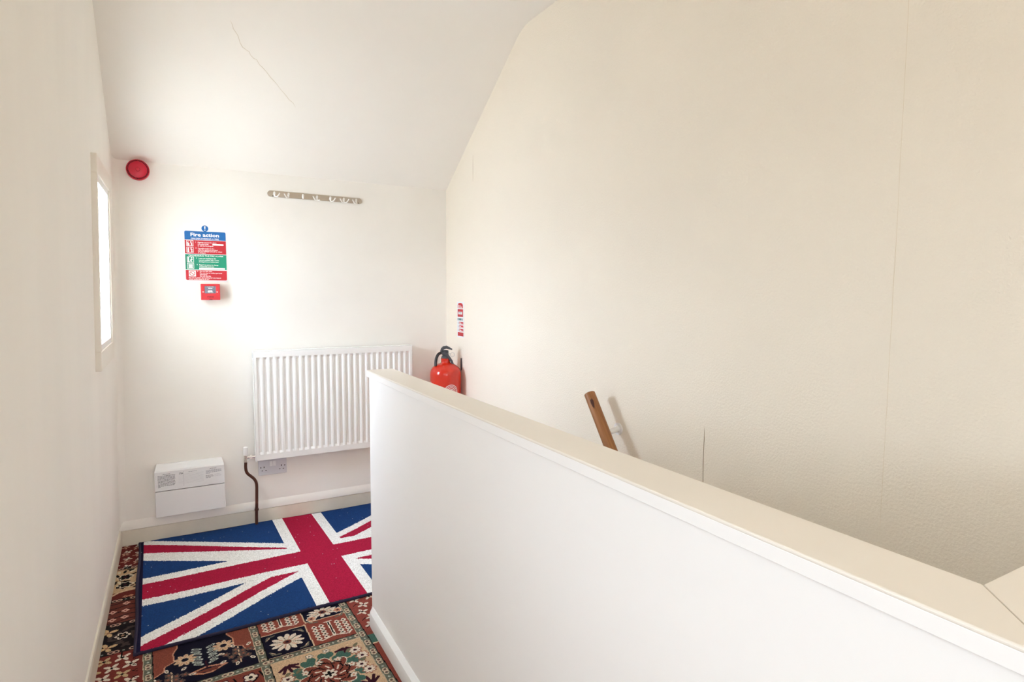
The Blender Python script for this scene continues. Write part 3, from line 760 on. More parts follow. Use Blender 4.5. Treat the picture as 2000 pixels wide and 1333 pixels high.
fv += [(RX0 + 0.004, RY + 0.014, RZ0 + 0.003), (RX1 - 0.004, RY + 0.014, RZ0 + 0.003), (RX1 - 0.004, RY + 0.014, RZ1 - 0.003), (RX0 + 0.004, RY + 0.014, RZ1 - 0.003)]
ff += [(nb, nb+3, nb+2, nb+1)]
ff += [tuple([nb, nb + 1] + [j for j in range(nx - 1, -1, -1)])]
ff += [tuple([nb + 2, nb + 3] + [(len(rows)-1)*nx + j for j in range(nx)])]
ff += [tuple([nb + 3, nb] + [i*nx for i in range(len(rows))])]
ff += [tuple([nb + 1, nb + 2] + [i*nx + nx - 1 for i in range(len(rows) - 1, -1, -1)])]
fp = MB().add(fv, ff).build('front_panel', 'rad', rad_t, smooth=True, angle=20)
MB().box(RX0, RX0 + 0.0035, RY + 0.002, 3.466, RZ0 - 0.004, RZ1).build('side_cover', 'rad', rad_t, bevel=0.001)
MB().box(RX1 - 0.0035, RX1, RY + 0.002, 3.466, RZ0 - 0.004, RZ1).build('side_cover', 'rad', rad_t, bevel=0.001)
MB().box(RX0 + 0.004, RX1 - 0.004, RY + 0.008, 3.466, RZ1 - 0.002, RZ1 + 0.0015).build('top_grille', 'rad', rad_t)
MB().box(RX0 + 0.01, RX1 - 0.01, RY + 0.020, 3.462, RZ0 - 0.003, RZ1 - 0.01).build('convector', 'rad', rad_t)
for x in (0.50, 1.09): MB().box(x, x + 0.03, 3.460, YB + 0.002, RZ0 + 0.06, RZ1 - 0.08).build('bracket', 'rad', rad_t)
MB().box(RX0 - 0.0006, RX0 + 0.0006, 3.434, 3.446, RZ1 - 0.036, RZ1 - 0.012).build('vent_slot', 'print_grey', rad_t)
# thermostatic valve at the lower left corner
VX, VY = 0.3025, 3.445
valve = MB().tube([(VX, VY, 0.364), (VX, VY, 0.404)], 0.0098, 16).build('valve', 'chrome', rad_t, smooth=True)
MB().tube([(VX, VY, 0.364), (VX, VY, 0.378)], 0.0135, 6).build('nut', 'chrome', valve)
MB().tube([(VX + 0.006, VY, 0.388), (RX0 + 0.002, VY, 0.388)], 0.0075, 14).build('tail', 'chrome', valve, smooth=True)
MB().tube([(VX + 0.020, VY, 0.388), (VX + 0.031, VY, 0.388)], 0.0125, 6).build('nut', 'chrome', valve)
MB().lathe([(0.0108, 0.400), (0.0118, 0.404), (0.0122, 0.437), (0.0112, 0.4435), (0.006, 0.446)], lambda a, b, h: (VX + a, VY + b, h), 20).build('cap', 'white_gloss', valve, smooth=True)

# copper pipe
cp = [(VX, VY, 0.372), (0.3005, VY, 0.34), (0.3025, VY, 0.315), (0.310, VY, 0.298), (0.327, VY, 0.280), (0.341, VY, 0.264), (0.350, VY, 0.245), (0.3525, VY, 0.222), (0.352, VY, 0.19), (0.350, VY, 0.12), (0.348, VY + 0.003, 0.07), (0.347, VY + 0.006, -0.004)]
def smooth_path(p, n_=5):
    p = [Vector(q) for q in p]; out = []
    for i in range(len(p) - 1):
        a, b, c, d = p[max(0, i-1)], p[i], p[i+1], p[min(len(p)-1, i+2)]
        for k in range(n_):
            t = k / n_
            out.append(0.5 * ((2*b) + (c-a)*t + (2*a-5*b+4*c-d)*t*t + (3*b-a-3*c+d)*t**3))
    return out + [p[-1]]
pt = thing('heating_pipe', (0.347, VY, 0.0), 'brown copper pipe bending up to the radiator valve', 'pipe')
MB().tube(smooth_path(cp), 0.0078, 14).build('tube', 'copper', pt, smooth=True)
MB().tube([(0.349, VY + 0.001, 0.088), (0.349, VY + 0.001, 0.098)], 0.0105, 14).box(0.343, 0.355, VY, YB - 0.005, 0.0895, 0.0965).build('clip', 'copper', pt)

# ------------------------------------------------------------------ twin socket
SX0, SX1, SZ0, SZ1 = 0.3675, 0.5135, 0.2675, 0.3530
sk_t = thing('wall_socket', ((SX0 + SX1) / 2, YB, SZ0), 'grey-white twin switched socket below the radiator', 'socket')
SY = YB - 0.011
MB().box(SX0, SX1, SY, YB + 0.001, SZ0, SZ1).build('plate', 'socket', sk_t, bevel=0.0025)
for x in (0.4245, 0.4415):
    MB().box(x, x + 0.0150, SY - 0.0025, SY + 0.002, 0.315, 0.344).build('rocker', 'plastic', sk_t, bevel=0.001)
f = on_back(SY - 0.0003)
for cx in (0.396, 0.486):
    Print().rect(cx - 0.0022, cx + 0.0022, 0.3085, 0.3170, f).build('pin_hole', 'dark', sk_t)
    Print().rect(cx - 0.0130, cx - 0.0060, 0.2915, 0.2952, f).build('pin_hole', 'dark', sk_t); Print().rect(cx + 0.0060, cx + 0.0130, 0.2915, 0.2952, f).build('pin_hole', 'dark', sk_t)
for cx in (0.379, 0.503): MB().tube([(cx, SY + 0.001, 0.312), (cx, SY - 0.001, 0.312)], 0.0032, 12).build('screw', 'grey_plastic', sk_t)

# ------------------------------------------------------------------ consumer unit
BX0, BX1 = -0.121, 0.1965
cu = thing('fuse_box', ((BX0 + BX1) / 2, YB, 0.137), 'white plastic fuse box with a printed flip-up lid, low on the wall', 'fuse box')
MB().box(BX0 + 0.003, BX1 - 0.003, 3.434, YB - 0.004, 0.140, 0.362).build('back_case', 'grey_plastic', cu)
MB().prism([(3.4265, 0.137), (YB - 0.003, 0.137), (YB - 0.003, 0.2678), (3.4265, 0.2678)], BX0, BX1, lambda p, t: (t, p[0], p[1])).build('lower_cover', 'plastic', cu, bevel=0.003)
lid = MB().add([(x, y, z) for (x, dx) in ((BX0, 1), (BX1, -1)) for (x, y, z) in ((x, YB - 0.003, 0.2712), (x, 3.4255, 0.2712), (x, 3.4255, 0.369), (x + dx * 0.002, 3.430, 0.376), (x + dx * 0.009, 3.462, 0.3985), (x + dx * 0.009, YB - 0.003, 0.3985))],
                [(0,1,2,3,4,5), (11,10,9,8,7,6)] + [(i, (i+1) % 6, 6 + (i+1) % 6, 6 + i) for i in range(6)]).build('lid', 'plastic', cu, bevel=0.0015)
f = on_back(3.4252)
pg, pp = Print(), Print()
pg.text('IMPORTANT', -0.068, 0.3545, 0.0058, f, 'CENTER', 0.02)
pg.text('IMPORTANT', 0.143, 0.3555, 0.0055, f, 'CENTER', 0.02)
def dashes(mb, u0, u1, v, h, f):
    u = u0
    while u < u1 - 0.003:
        w = min(random.uniform(0.004, 0.012), u1 - u)
        mb.rect(u, u + w, v, v + h, f); u += w + 0.0016
for k in range(10): dashes(pg, -0.107, -0.030 if k < 9 else -0.093, 0.3475 - k * 0.0064, 0.0026, f)
for k in range(3): dashes(pp, 0.109, 0.181, 0.3475 - k * 0.0052, 0.0030, f)
dashes(pp, 0.109, 0.136 - 0.008, 0.3320, 0.0026, f)
for (k, w) in ((0, 0.034), (1, 0.036), (2, 0.024)): dashes(pg, 0.108, 0.108 + w, 0.3215 - k * 0.0056, 0.0021, f)
for k in range(3): dashes(pp, 0.148, 0.182 - 0.006 * (k == 0), 0.3250 - k * 0.0050, 0.0008, f)
for k in range(9):
    pp.rect(-0.016, 0.006, 0.3455 - k * 0.0060, 0.3459 - k * 0.0060, f) if k else None
    pp.rect(0.010, 0.098, 0.3455 - k * 0.0060, 0.3460 - k * 0.0060, f)
pp.rect(0.0072, 0.0082, 0.284, 0.362, f); dashes(pg, -0.011, 0.004, 0.352, 0.0028, f); dashes(pg, -0.012, 0.005, 0.3475, 0.0028, f)
dashes(pp, 0.030, 0.072, 0.354, 0.0020, f)
for k in range(18): pp.rect(-0.1145, -0.1136, 0.292 + k * 0.0035, 0.294 + k * 0.0035, f)
pg.build('dark_print', 'print_grey', lid); pp.build('pale_print', 'print_pale', lid)

# ------------------------------------------------------------------ fire action notice
NX0, NX1, NZ0, NZ1 = 0.0470, 0.2470, 1.3255, 1.6245
nt_ = thing('fire_action_notice', ((NX0 + NX1) / 2, YB, NZ0), 'fire action notice in blue, red and green on the end wall', 'sign')
MB().box(NX0, NX1, YB - 0.0022, YB + 0.001, NZ0, NZ1).build('board', 'sign_white', nt_, bevel=0.0006)
f1, f2 = on_back(YB - 0.0026), on_back(YB - 0.0030)
LX, RX_ = 0.0535, 0.2425
def rz(py): return 1.5835 - (py - 230) * 0.000348           # zoomed row to height
def rxx(px): return LX + (px - 147) * 0.000314
def rounded(u0, u1, v0, v1, r_, corners):
    pts = []
    for (cu_, cv, a, on_) in ((u1 - r_, v1 - r_, 0, corners[0]), (u0 + r_, v1 - r_, 90, corners[1]), (u0 + r_, v0 + r_, 180, corners[2]), (u1 - r_, v0 + r_, 270, corners[3])):
        if on_: pts += [(cu_ + r_ * math.cos(R(a + q)), cv + r_ * math.sin(R(a + q))) for q in (0, 30, 60, 90)]
        else: pts.append((u1 if a in (0, 270) else u0, v1 if a in (0, 90) else v0))
    return pts
Print().poly(rounded(LX, RX_, rz(355), rz(230), 0.006, (1, 1, 0, 0)), f1).build('blue_band', 'sign_blue', nt_)
Print().rect(LX, RX_, rz(560), rz(361), f1).build('red_band', 'sign_red', nt_)
Print().rect(LX, RX_, rz(790), rz(568), f1).build('green_band', 'sign_green', nt_)
Print().poly(rounded(LX, RX_, rz(945), rz(800), 0.006, (0, 0, 1, 1)), f1).build('red_band', 'sign_red', nt_)
Print().disc(rxx(445), rz(186), 0.0158, f1).build('mandatory_disc', 'sign_blue', nt_)
tx = Print()
mx_, mz = rxx(445), rz(186)
tx.poly([(mx_ - 0.0036, mz + 0.0115), (mx_ + 0.0036, mz + 0.0115), (mx_ + 0.0017, mz - 0.0045), (mx_ - 0.0017, mz - 0.0045)], f2); tx.disc(mx_, mz - 0.0095, 0.0025, f2, 12)
tx.text('Fire action', (LX + RX_) / 2 - 0.002, rz(305), 0.0245, f2, 'CENTER', 0.028, width=0.131)
tx.text('ON DISCOVERING A FIRE', (LX + RX_) / 2 - 0.002, rz(347), 0.0100, f2, 'CENTER', 0.02, width=0.128)
tx.text('ON HEARING THE FIRE ALARM', (LX + RX_) / 2, rz(598), 0.0098, f2, 'CENTER', 0.015, width=0.158)
def para(lines, px, py, dy, size, wmax=None):
    for k, s_ in enumerate(lines): tx.text(s_, rxx(px), rz(py + k * dy), size, f2, 'LEFT', 0.02, None)
SZ = 0.0080
para(['1'], 300, 398, 24, SZ); para(['Operate nearest fire alarm', 'call point & dial', 'to call the fire brigade.'], 332, 399, 25, SZ)
para(['2'], 300, 482, 24, SZ); para(['If possible tackle the fire', 'using the appliances provided.', 'Do not endanger yourself or others', 'in doing so.'], 335, 486, 21.5, 0.0076)
para(['3'], 305, 630, 24, SZ); para(['Leave the building by the', 'nearest available exit / route,', 'closing all doors behind you.'], 340, 632, 25, SZ)
para(['4'], 308, 726, 24, SZ); para(['Report to person in charge', 'of assembly point at:-'], 345, 728, 25, SZ)
para(['5'], 312, 822, 24, SZ); para(['Do not take risks', 'Do not stop to collect personal', 'belongings.', 'Do not use lifts.'], 350, 824, 23, SZ)
para(['Do not re-enter the building for any reason', 'unless authorised to do so.'], 188, 918, 21, 0.0084)
tx.rect(rxx(548), rxx(712), rz(430), rz(407), f2)
tx.rect(rxx(343), rxx(723), rz(786), rz(762), f2)
# pictogram boxes
for (py0, py1) in ((366, 450), (462, 545), (604, 690), (698, 780)):
    tx.frame(rxx(170), rxx(270), rz(py1), rz(py0), 0.0022, f2)
f3 = on_back(YB - 0.0034)
def uv(px, py): return rxx(px), rz(py)
tx.poly([uv(183, 440), uv(183, 395), uv(192, 395), uv(192, 378), uv(198, 378), uv(198, 402), uv(212, 410), uv(212, 440)], f2)
for (cy_) in (410, 506):
    tx.poly([uv(228, cy_ - 32), uv(246, cy_ - 32), uv(238, cy_ - 14), uv(258, cy_ - 4), uv(246, cy_ + 8), uv(258, cy_ + 22), uv(232, cy_ + 32), uv(240, cy_ + 8), uv(228, cy_ - 6)], f2)
tx.rect(rxx(186), rxx(206), rz(540), rz(482), f2); tx.disc(*uv(196, 478), 0.0024, f2, 10)
tx.rect(rxx(184), rxx(200), rz(684), rz(612), f2)
tx.disc(*uv(238, 622), 0.0032, f2, 12); tx.poly([uv(222, 640), uv(244, 632), uv(254, 650), uv(240, 648), uv(236, 662), uv(250, 682), uv(240, 682), uv(226, 666), uv(210, 680), uv(204, 674), uv(222, 656), uv(224, 646), uv(210, 652)], f2)
for (px, py) in ((200, 724), (240, 724), (200, 760), (240, 760)): tx.disc(*uv(px, py), 0.0040, f2, 10)
tx.rect(rxx(212), rxx(228), rz(770), rz(714), f2); tx.rect(rxx(190), rxx(250), rz(748), rz(736), f2)
tx.rect(rxx(190), rxx(292), rz(892), rz(806), f2)
tx.build('white_lettering', 'white_print', nt_)
pc = Print(); pc.ring(*uv(240, 848), 0.0098, 0.0125, f3, 28)
c0 = uv(240, 848); d_ = 0.0092 * math.sqrt(0.5)
pc.poly([(c0[0] - d_ - 0.001, c0[1] + d_ - 0.001), (c0[0] - d_ + 0.001, c0[1] + d_ + 0.001), (c0[0] + d_ + 0.001, c0[1] - d_ + 0.001), (c0[0] + d_ - 0.001, c0[1] - d_ - 0.001)], f3)
pc.build('prohibition_symbol', 'sign_red', nt_)

# ------------------------------------------------------------------ break-glass call point
PX0, PX1, PZ0, PZ1 = 0.1165, 0.2045, 1.2335, 1.3155
cpn = thing('fire_call_point', ((PX0 + PX1) / 2, YB, PZ0), 'small red break-glass fire alarm call point under the notice', 'call point')
MB().box(PX0 + 0.002, PX1 - 0.002, YB - 0.040, YB + 0.001, PZ0 + 0.002, PZ1 - 0.002).build('back_box', 'red_call', cpn, bevel=0.003)
PY = YB - 0.055
# front cover with a window opening
cz0, cz1, cx0, cx1 = 1.2675, 1.3045, 0.1340, 0.1850
fc = MB()
xsb, zsb = [PX0, cx0, cx1, PX1], [PZ0, cz0, cz1, PZ1]
for i in range(3):
    for j in range(3):
        if i == 1 and j == 1: continue
        fc.box(xsb[i], xsb[i+1], PY, PY + 0.015, zsb[j], zsb[j+1])
me = bpy.data.meshes.new('front_cover'); me.from_pydata(fc.v, [], fc.f)
bm = bmesh.new(); bm.from_mesh(me); bmesh.ops.remove_doubles(bm, verts=bm.verts, dist=1e-5)
dbl = {}
for fce in bm.faces: dbl.setdefault(tuple(round(c, 5) for c in fce.calc_center_median()), []).append(fce)
bmesh.ops.delete(bm, geom=[g for l_ in dbl.values() if len(l_) > 1 for g in l_], context='FACES')
bm.to_mesh(me); bm.free()
link('front_cover', me, 'red_call', cpn, bevel=0.0018)
MB().box(cx0 - 0.002, cx1 + 0.002, PY + 0.004, PY + 0.006, cz0 - 0.002, cz1 + 0.002).build('glass', 'call_glass', cpn)
f = on_back(PY + 0.0036)
pw = Print()
pw.text('IN CASE OF FIRE', 0.1605, 1.2985, 0.0042, f, 'CENTER', 0.03, width=0.030)
pw.text('BREAK', 0.1610, 1.2900, 0.0072, f, 'CENTER', 0.03, width=0.0195)
pw.disc(0.1545, 1.2762, 0.0066, f); pw.disc(0.1635, 1.2762, 0.0066, f); pw.rect(0.1545, 0.1700, 1.2696, 1.2740, f)
pw.poly([(0.168, 1.2715), (0.176, 1.2700), (0.168, 1.2690)], f)
pw.build('white_print', 'white_print', cpn)
Print().text('FIRE', 0.1605, 1.2460, 0.0098, on_back(PY - 0.0003), 'CENTER', 0.03, width=0.0300).build('fire_lettering', 'red_dark', cpn)
MB().box(0.154, 0.168, PY - 0.0004, PY + 0.004, PZ0 - 0.0005, PZ0 + 0.0040).build('key_slot', 'red_dark', cpn)
for (a, b) in ((cx0 - 0.0105, cx0 - 0.0030), (cx1 + 0.0030, cx1 + 0.0095)): MB().box(a, b, PY - 0.0006, PY + 0.002, 1.2725, 1.2765).build('arrow_mark', 'sign_white', cpn)

# ------------------------------------------------------------------ alarm sounder
AX, AZ = -0.1335, 1.8590
sd = thing('fire_alarm_sounder', (AX, YB, AZ - 0.047), 'round red fire alarm sounder high in the corner', 'alarm sounder')
ff_ = lambda a, b, h: (AX + a, YB - h, AZ + b)
MB().lathe([(0.040, -0.008), (0.040, 0.022), (0.046, 0.026)], ff_, 48).build('base', 'red_sounder', sd, smooth=True)
MB().lathe([(0.0462, 0.026), (0.0485, 0.028), (0.0485, 0.050), (0.0465, 0.053), (0.0455, 0.053), (0.0455, 0.046)], ff_, 56, cap_end=False).build('rim', 'red_sounder', sd, smooth=True)
MB().lathe([(0.0455, 0.046), (0.0370, 0.046)], ff_, 48).build('slot_ring', 'red_sounder_dark', sd)
MB().lathe([(0.0385, 0.046), (0.0385, 0.0535), (0.036, 0.0552), (0.011, 0.0555), (0.0105, 0.0535), (0.0075, 0.0535), (0.0068, 0.0575), (0.003, 0.058), (0.001, 0.058)], ff_, 56).build('dome', 'red_sounder', sd, smooth=True)
for k in range(44):
    a = 2 * math.pi * k / 44
    mb = MB()
    ca, sa = math.cos(a), math.sin(a); w = 0.0011
    vs_ = []
    for h in (0.0462, 0.0525):
        for r_ in (0.0375, 0.0460):
            for s_ in (-1, 1):
                vs_.append(ff_(ca * r_ - sa * w * s_, sa * r_ + ca * w * s_, h))
    mb.add(vs_, [(0,1,3,2), (4,6,7,5), (0,4,5,1), (2,3,7,6), (0,2,6,4), (1,5,7,3)]).build('louvre', 'red_sounder', sd)

# ------------------------------------------------------------------ coat hook rail
hk = thing('coat_hook_rail', (0.7055, YB, 1.788), 'steel coat rail with seven bent hooks high on the end wall', 'coat rail')
HZ = 1.8025
pts = [(0.4625, HZ - 0.0155)]
pts += [(0.4520 + 0.010 - 0.011 * math.cos(R(q)), HZ + 0.0125 * math.sin(R(q))) for q in (-70, -45, -20, 0, 20, 45, 70)]
pts += [(0.4625, HZ + 0.0165), (0.9480, HZ + 0.0125)]
pts += [(0.9500 + 0.010 * math.cos(R(q)), HZ - 0.003 + 0.0125 * math.sin(R(q))) for q in (70, 45, 20, 0, -20, -45, -70)]
pts += [(0.9480, HZ - 0.0185)]
MB().prism(pts, YB - 0.0065, YB - 0.003, lambda p, t: (p[0], t, p[1])).build('plate', 'steel', hk, bevel=0.0006)
for x in (0.50, 0.90): MB().box(x, x + 0.02, YB - 0.003, YB + 0.001, HZ - 0.009, HZ + 0.007).build('spacer', 'steel', hk)
hooks = [(0.4860, '', 'r'), (0.5575, 'l', ''), (0.6325, '', ''), (0.7070, 'l', 's'), (0.7795, '', 'r'), (0.8545, 'l', 'r'), (0.9240, 'l', '')]
PYH = YB - 0.0065
base_me = None; arm_me = {}
for (hx, la, ra) in hooks:
    zc = HZ - (hx - 0.4525) * 0.0075
    if base_me is None:
        o = MB().tube([(hx, PYH + 0.002, zc - 0.002), (hx, PYH - 0.007, zc - 0.002), (hx, PYH - 0.011, zc + 0.003), (hx, PYH - 0.011, zc + 0.010)], [0.0056, 0.0054, 0.0062, 0.0044], 12).tube([(hx, PYH - 0.010, zc + 0.004), (hx, PYH - 0.010, zc - 0.015)], [0.0050, 0.0042], 12).build('hook', 'hook', hk, smooth=True)
        base_me, ref = o.data, (hx, zc)
    else:
        o = bpy.data.objects.new('hook', base_me); COL.objects.link(o); put(o, hk)
        o.location = (hx - ref[0], 0, zc - ref[1])
    for s_, kind in ((-1, la), (1, ra)):
        if not kind: continue
        L_ = 0.5 if kind == 's' else 1.0
        path = [(hx, PYH - 0.010, zc - 0.0125), (hx + s_ * 0.006, PYH - 0.013, zc - 0.0165), (hx + s_ * 0.013, PYH - 0.018, zc - 0.0145)]
        if kind != 's': path += [(hx + s_ * 0.020, PYH - 0.022, zc - 0.006), (hx + s_ * 0.0245, PYH - 0.024, zc + 0.003)]
        p_ = smooth_path(path, 4)
        a_ = MB().tube(p_, [0.0034 + 0.0010 * (i == len(p_) - 1) for i in range(len(p_))], 10).build('prong', 'hook', hk, smooth=True)
for (x, z) in ((0.4785, HZ - 0.0120), (0.6330, HZ - 0.0115), (0.9395, HZ - 0.0150)):
    MB().tube([(x, PYH + 0.001, z), (x, PYH - 0.0006, z)], 0.0026, 10).build('screw_hole', 'dark', hk)

# ------------------------------------------------------------------ fire extinguisher
EX, EY, ER = 1.389, 3.272, 0.0925
ex = thing('fire_extinguisher', (EX, EY, 0.30), 'red fire extinguisher with black handle hung in the far corner', 'fire extinguisher')
fe = lambda a, b, h: (EX + a, EY + b, h)
body = MB().lathe([(0.070, 0.300), (0.088, 0.306), (ER, 0.325), (ER, 0.795), (0.0905, 0.811), (0.085, 0.825), (0.075, 0.838), (0.060, 0.850), (0.045, 0.858), (0.034, 0.862), (0.0285, 0.864), (0.0265, 0.868), (0.0265, 0.884), (0.028, 0.886), (0.028, 0.889), (0.020, 0.890)], fe, 56).build('cylinder', 'red_ext', ex, smooth=True, angle=50)
# direction facing the viewer
vd = Vector((-EX, -EY, 0)).normalized(); vr = Vector((-vd.y, vd.x, 0))        # vr: to the right in the picture
def eloc(r_, f_, z): return Vector((EX, EY, 0)) + vr * r_ + vd * f_ + Vector((0, 0, z))
MB().lathe([(0.0255, 0.8885), (0.0265, 0.892), (0.024, 0.900), (0.0185, 0.906), (0.0180, 0.935), (0.010, 0.938)], fe, 28).build('valve_head', 'grey_plastic', ex, smooth=True)
def sweep(mb, pts, w, h, wd):
    """flat strap: pts in (r, z) of the picture plane, width wd across it, thickness h"""
    n_ = len(pts); vs_ = []
    for i, (a, z) in enumerate(pts):
        p = pts[max(0, i-1)]; q = pts[min(n_-1, i+1)]
        d = Vector((q[0]-p[0], q[1]-p[1])).normalized(); nn = Vector((-d.y, d.x))
        hh = h[i] if isinstance(h, (list, tuple)) else h
        for (sa_, sb_) in ((-1, -1), (1, -1), (1, 1), (-1, 1)):
            vs_.append(eloc(a + nn.x * hh / 2 * sb_, w + wd / 2 * sa_, z + nn.y * hh / 2 * sb_))
    fs_ = [(0,1,2,3), tuple((n_-1)*4 + k for k in (3,2,1,0))]
    for i in range(n_ - 1):
        for k in range(4): fs_.append((i*4+k, (i+1)*4+k, (i+1)*4+(k+1)%4, i*4+(k+1)%4))
    return mb.add(vs_, fs_)
sweep(MB(), [(-0.027, 0.929), (-0.020, 0.944), (-0.010, 0.952), (0.006, 0.955), (0.022, 0.949), (0.040, 0.942)], 0.0, [0.010, 0.016, 0.019, 0.017, 0.012, 0.005], 0.034).build('lever', 'grey_plastic', ex, smooth=True, bevel=0.002)
sweep(MB(), [(-0.022, 0.918), (-0.010, 0.922), (0.006, 0.914), (0.022, 0.893), (0.036, 0.872), (0.044, 0.853)], 0.012, [0.016, 0.020, 0.017, 0.015, 0.014, 0.012], 0.024).build('carry_handle', 'grey_plastic', ex, smooth=True, bevel=0.003)
MB().tube(smooth_path([eloc(-0.012, 0.006, 0.921), eloc(-0.026, 0.010, 0.922), eloc(-0.042, 0.016, 0.914), eloc(-0.053, 0.022, 0.893), eloc(-0.0575, 0.030, 0.868), eloc(-0.0585, 0.036, 0.846)]), 0.0085, 14).build('hose', 'black', ex, smooth=True)
ring_c = eloc(0.041, 0.012, 0.911)
MB().tube([ring_c + (vr * math.cos(t) * 0.0125 + Vector((0, 0, 1)) * math.sin(t) * 0.0125) for t in [2*math.pi*k/20 for k in range(21)]], 0.0010, 6).tube([eloc(0.012, 0.012, 0.921), eloc(0.028, 0.012, 0.917), eloc(0.034, 0.012, 0.919)], 0.0011, 6).build('safety_pin', 'wire', ex, smooth=True)
# round emblem printed on the cylinder
em_a = 0.36; EMZ = 0.7005
def on_cyl(off, ang0, zc):
    def g(u, v):
        a = ang0 + u / ER
        d = vd * math.cos(a) + vr * math.sin(a)
        return tuple(Vector((EX, EY, 0)) + d * (ER + off) + Vector((0, 0, zc + v)))
    return g
fcy = on_cyl(0.0006, em_a, EMZ)
em = Print()
em.ring(0, 0, 0.0395, 0.0425, fcy, 48); em.ring(0, 0, 0.0225, 0.0250, fcy, 40); em.ring(0, 0, 0.0255, 0.0262, fcy, 40)
em.ring(-0.006, 0.006, 0.0035, 0.0062, fcy, 20); em.ring(0.0075, 0.009, 0.0030, 0.0065, fcy, 20)
em.ring(0, 0, 0.0150, 0.0175, fcy, 30, R(20), R(200)); em.poly([(-0.012, -0.008), (0.010, -0.012), (0.012, -0.009), (-0.010, -0.004)], fcy)
vv, fff = text2d('SUITABLE FOR USE ON WOOD PAPER TEXTILE FIRES', 0.0095, 'CENTER', 0.02, width=0.17)
em.add([fcy((0.0295 + b) * math.sin(a / 0.0325), (0.0295 + b) * math.cos(a / 0.0325)) for a, b in vv], fff)
em.build('white_emblem', 'white_print', ex)
fl = on_cyl(0.0006, -1.12, 0.735)
Print().poly([(-0.016, -0.03), (0.012, -0.03), (0.004, -0.005), (-0.002, 0.022), (-0.008, 0.004)], fl).build('white_flash', 'white_print', ex)
hb = thing('extinguisher_bracket', (XR, 3.257, 0.80), 'dark steel wall hook behind the red fire extinguisher', 'bracket')
MB().box(XR - 0.004, XR + 0.001, 3.250, 3.266, 0.806, 0.886).build('back_strip', 'grey_plastic', hb, bevel=0.001)
MB().tube([(XR - 0.002, 3.254, 0.812), (XR - 0.008, 3.243, 0.806), (XR - 0.012, 3.236, 0.816)], 0.0022, 8).build('hook', 'wire', hb, smooth=True)

# ------------------------------------------------------------------ extinguisher instruction sign on the stair wall
es = thing('extinguisher_sign', (XR, 3.270, 1.010), 'narrow red and white instruction sign above the fire extinguisher', 'sign')
EYL, EYR, EZ0, EZ1 = 3.318, 3.222, 1.0095, 1.2235
MB().box(XR - 0.0020, XR + 0.001, EYR, EYL, EZ0, EZ1).build('board', 'sign_white', es, bevel=0.0006)
def on_right(x): return lambda u, v: (x, EYL - u, v)
f1, f2 = on_right(XR - 0.0024), on_right(XR - 0.0028)
W = EYL - EYR
def ez(py): return EZ1 - (py - 140) / 1040 * (EZ1 - EZ0)
def ew(px): return (px - 122) / 203 * W
ar = [(ew(140), ez(325)), (ew(300), ez(325))]
ca_, cb_ = (ew(140) + ew(300)) / 2, ez(245)
Print().poly(ar + [(ca_ + (ew(300) - ca_) * math.cos(R(q)), cb_ + (ez(172) - cb_) * math.sin(R(q))) for q in range(0, 181, 15)], f1).build('red_panel', 'sign_red', es)
for (a, b, c, d) in [(140, 305, 578, 355), (145, 315, 1138, 1028)] + [(190, 312, 795 + k * 102, 720 + k * 102) for k in range(3)]:
    Print().rect(ew(a), ew(b), ez(c), ez(d), f1).build('red_panel', 'sign_red', es)
we = Print()
we.rect(ew(162), ew(282), ez(505), ez(430), f2); we.rect(ew(150), ew(170), ez(322), ez(225), f2)
for k in range(3): we.rect(ew(180), ew(280 - 40 * (k == 0)), ez(262 + k * 28), ez(250 + k * 28), f2); we.rect(ew(200), ew(245), ez(764 + k * 102), ez(745 + k * 102), f2); we.rect(ew(200), ew(300), ez(785 + k * 102), ez(772 + k * 102), f2)
we.build('white_print', 'white_print', es)
te = Print()
te.rect(ew(140), ew(166), ez(685), ez(610), f1); te.rect(ew(178), ew(262), ez(680), ez(618), f1); te.rect(ew(280), ew(298), ez(680), ez(618), f1)
for k in range(3): te.rect(ew(148), ew(160), ez(795 + k * 102), ez(725 + k * 102), f1)
te.text('WATER', (ew(162) + ew(282)) / 2, ez(485), 0.014, on_right(XR - 0.0032), 'CENTER', 0.0, width=0.042)
te.build('grey_print', 'sign_teal', es)

# ------------------------------------------------------------------ handrail
hd = Vector((0, -0.592, -0.806)).normalized()
top = Vector((1.412, 1.884, 0.889))
hr = thing('handrail', (1.412, 0.75, -0.65), 'round varnished wooden handrail sloping down the stairwell', 'handrail')
L = 1.9
def rot_obj(o):
    # lay the pole along its slope with local Z along its length, so that the grain follows it
    z = hd; x = Vector((1, 0, 0)); y = z.cross(x)
    m = Matrix(((x.x, y.x, z.x, top.x), (x.y, y.y, z.y, top.y), (x.z, y.z, z.z, top.z), (0, 0, 0, 1)))
    o.matrix_parent_inverse = Matrix.Translation(-Vector(hr.location)) @ m
pole = MB().lathe([(0.0205, 0.0), (0.0222, 0.002), (0.0222, L)], lambda a, b, h: (a, b, h), 32).build('pole', 'wood', hr, smooth=True)
rot_obj(pole)
kn = MB()
kp = [(-0.30, 0.034), (0.06, 0.030), (0.22, 0.040), (0.18, 0.052), (0.00, 0.066), (-0.16, 0.074), (-0.30, 0.062), (-0.38, 0.048)]
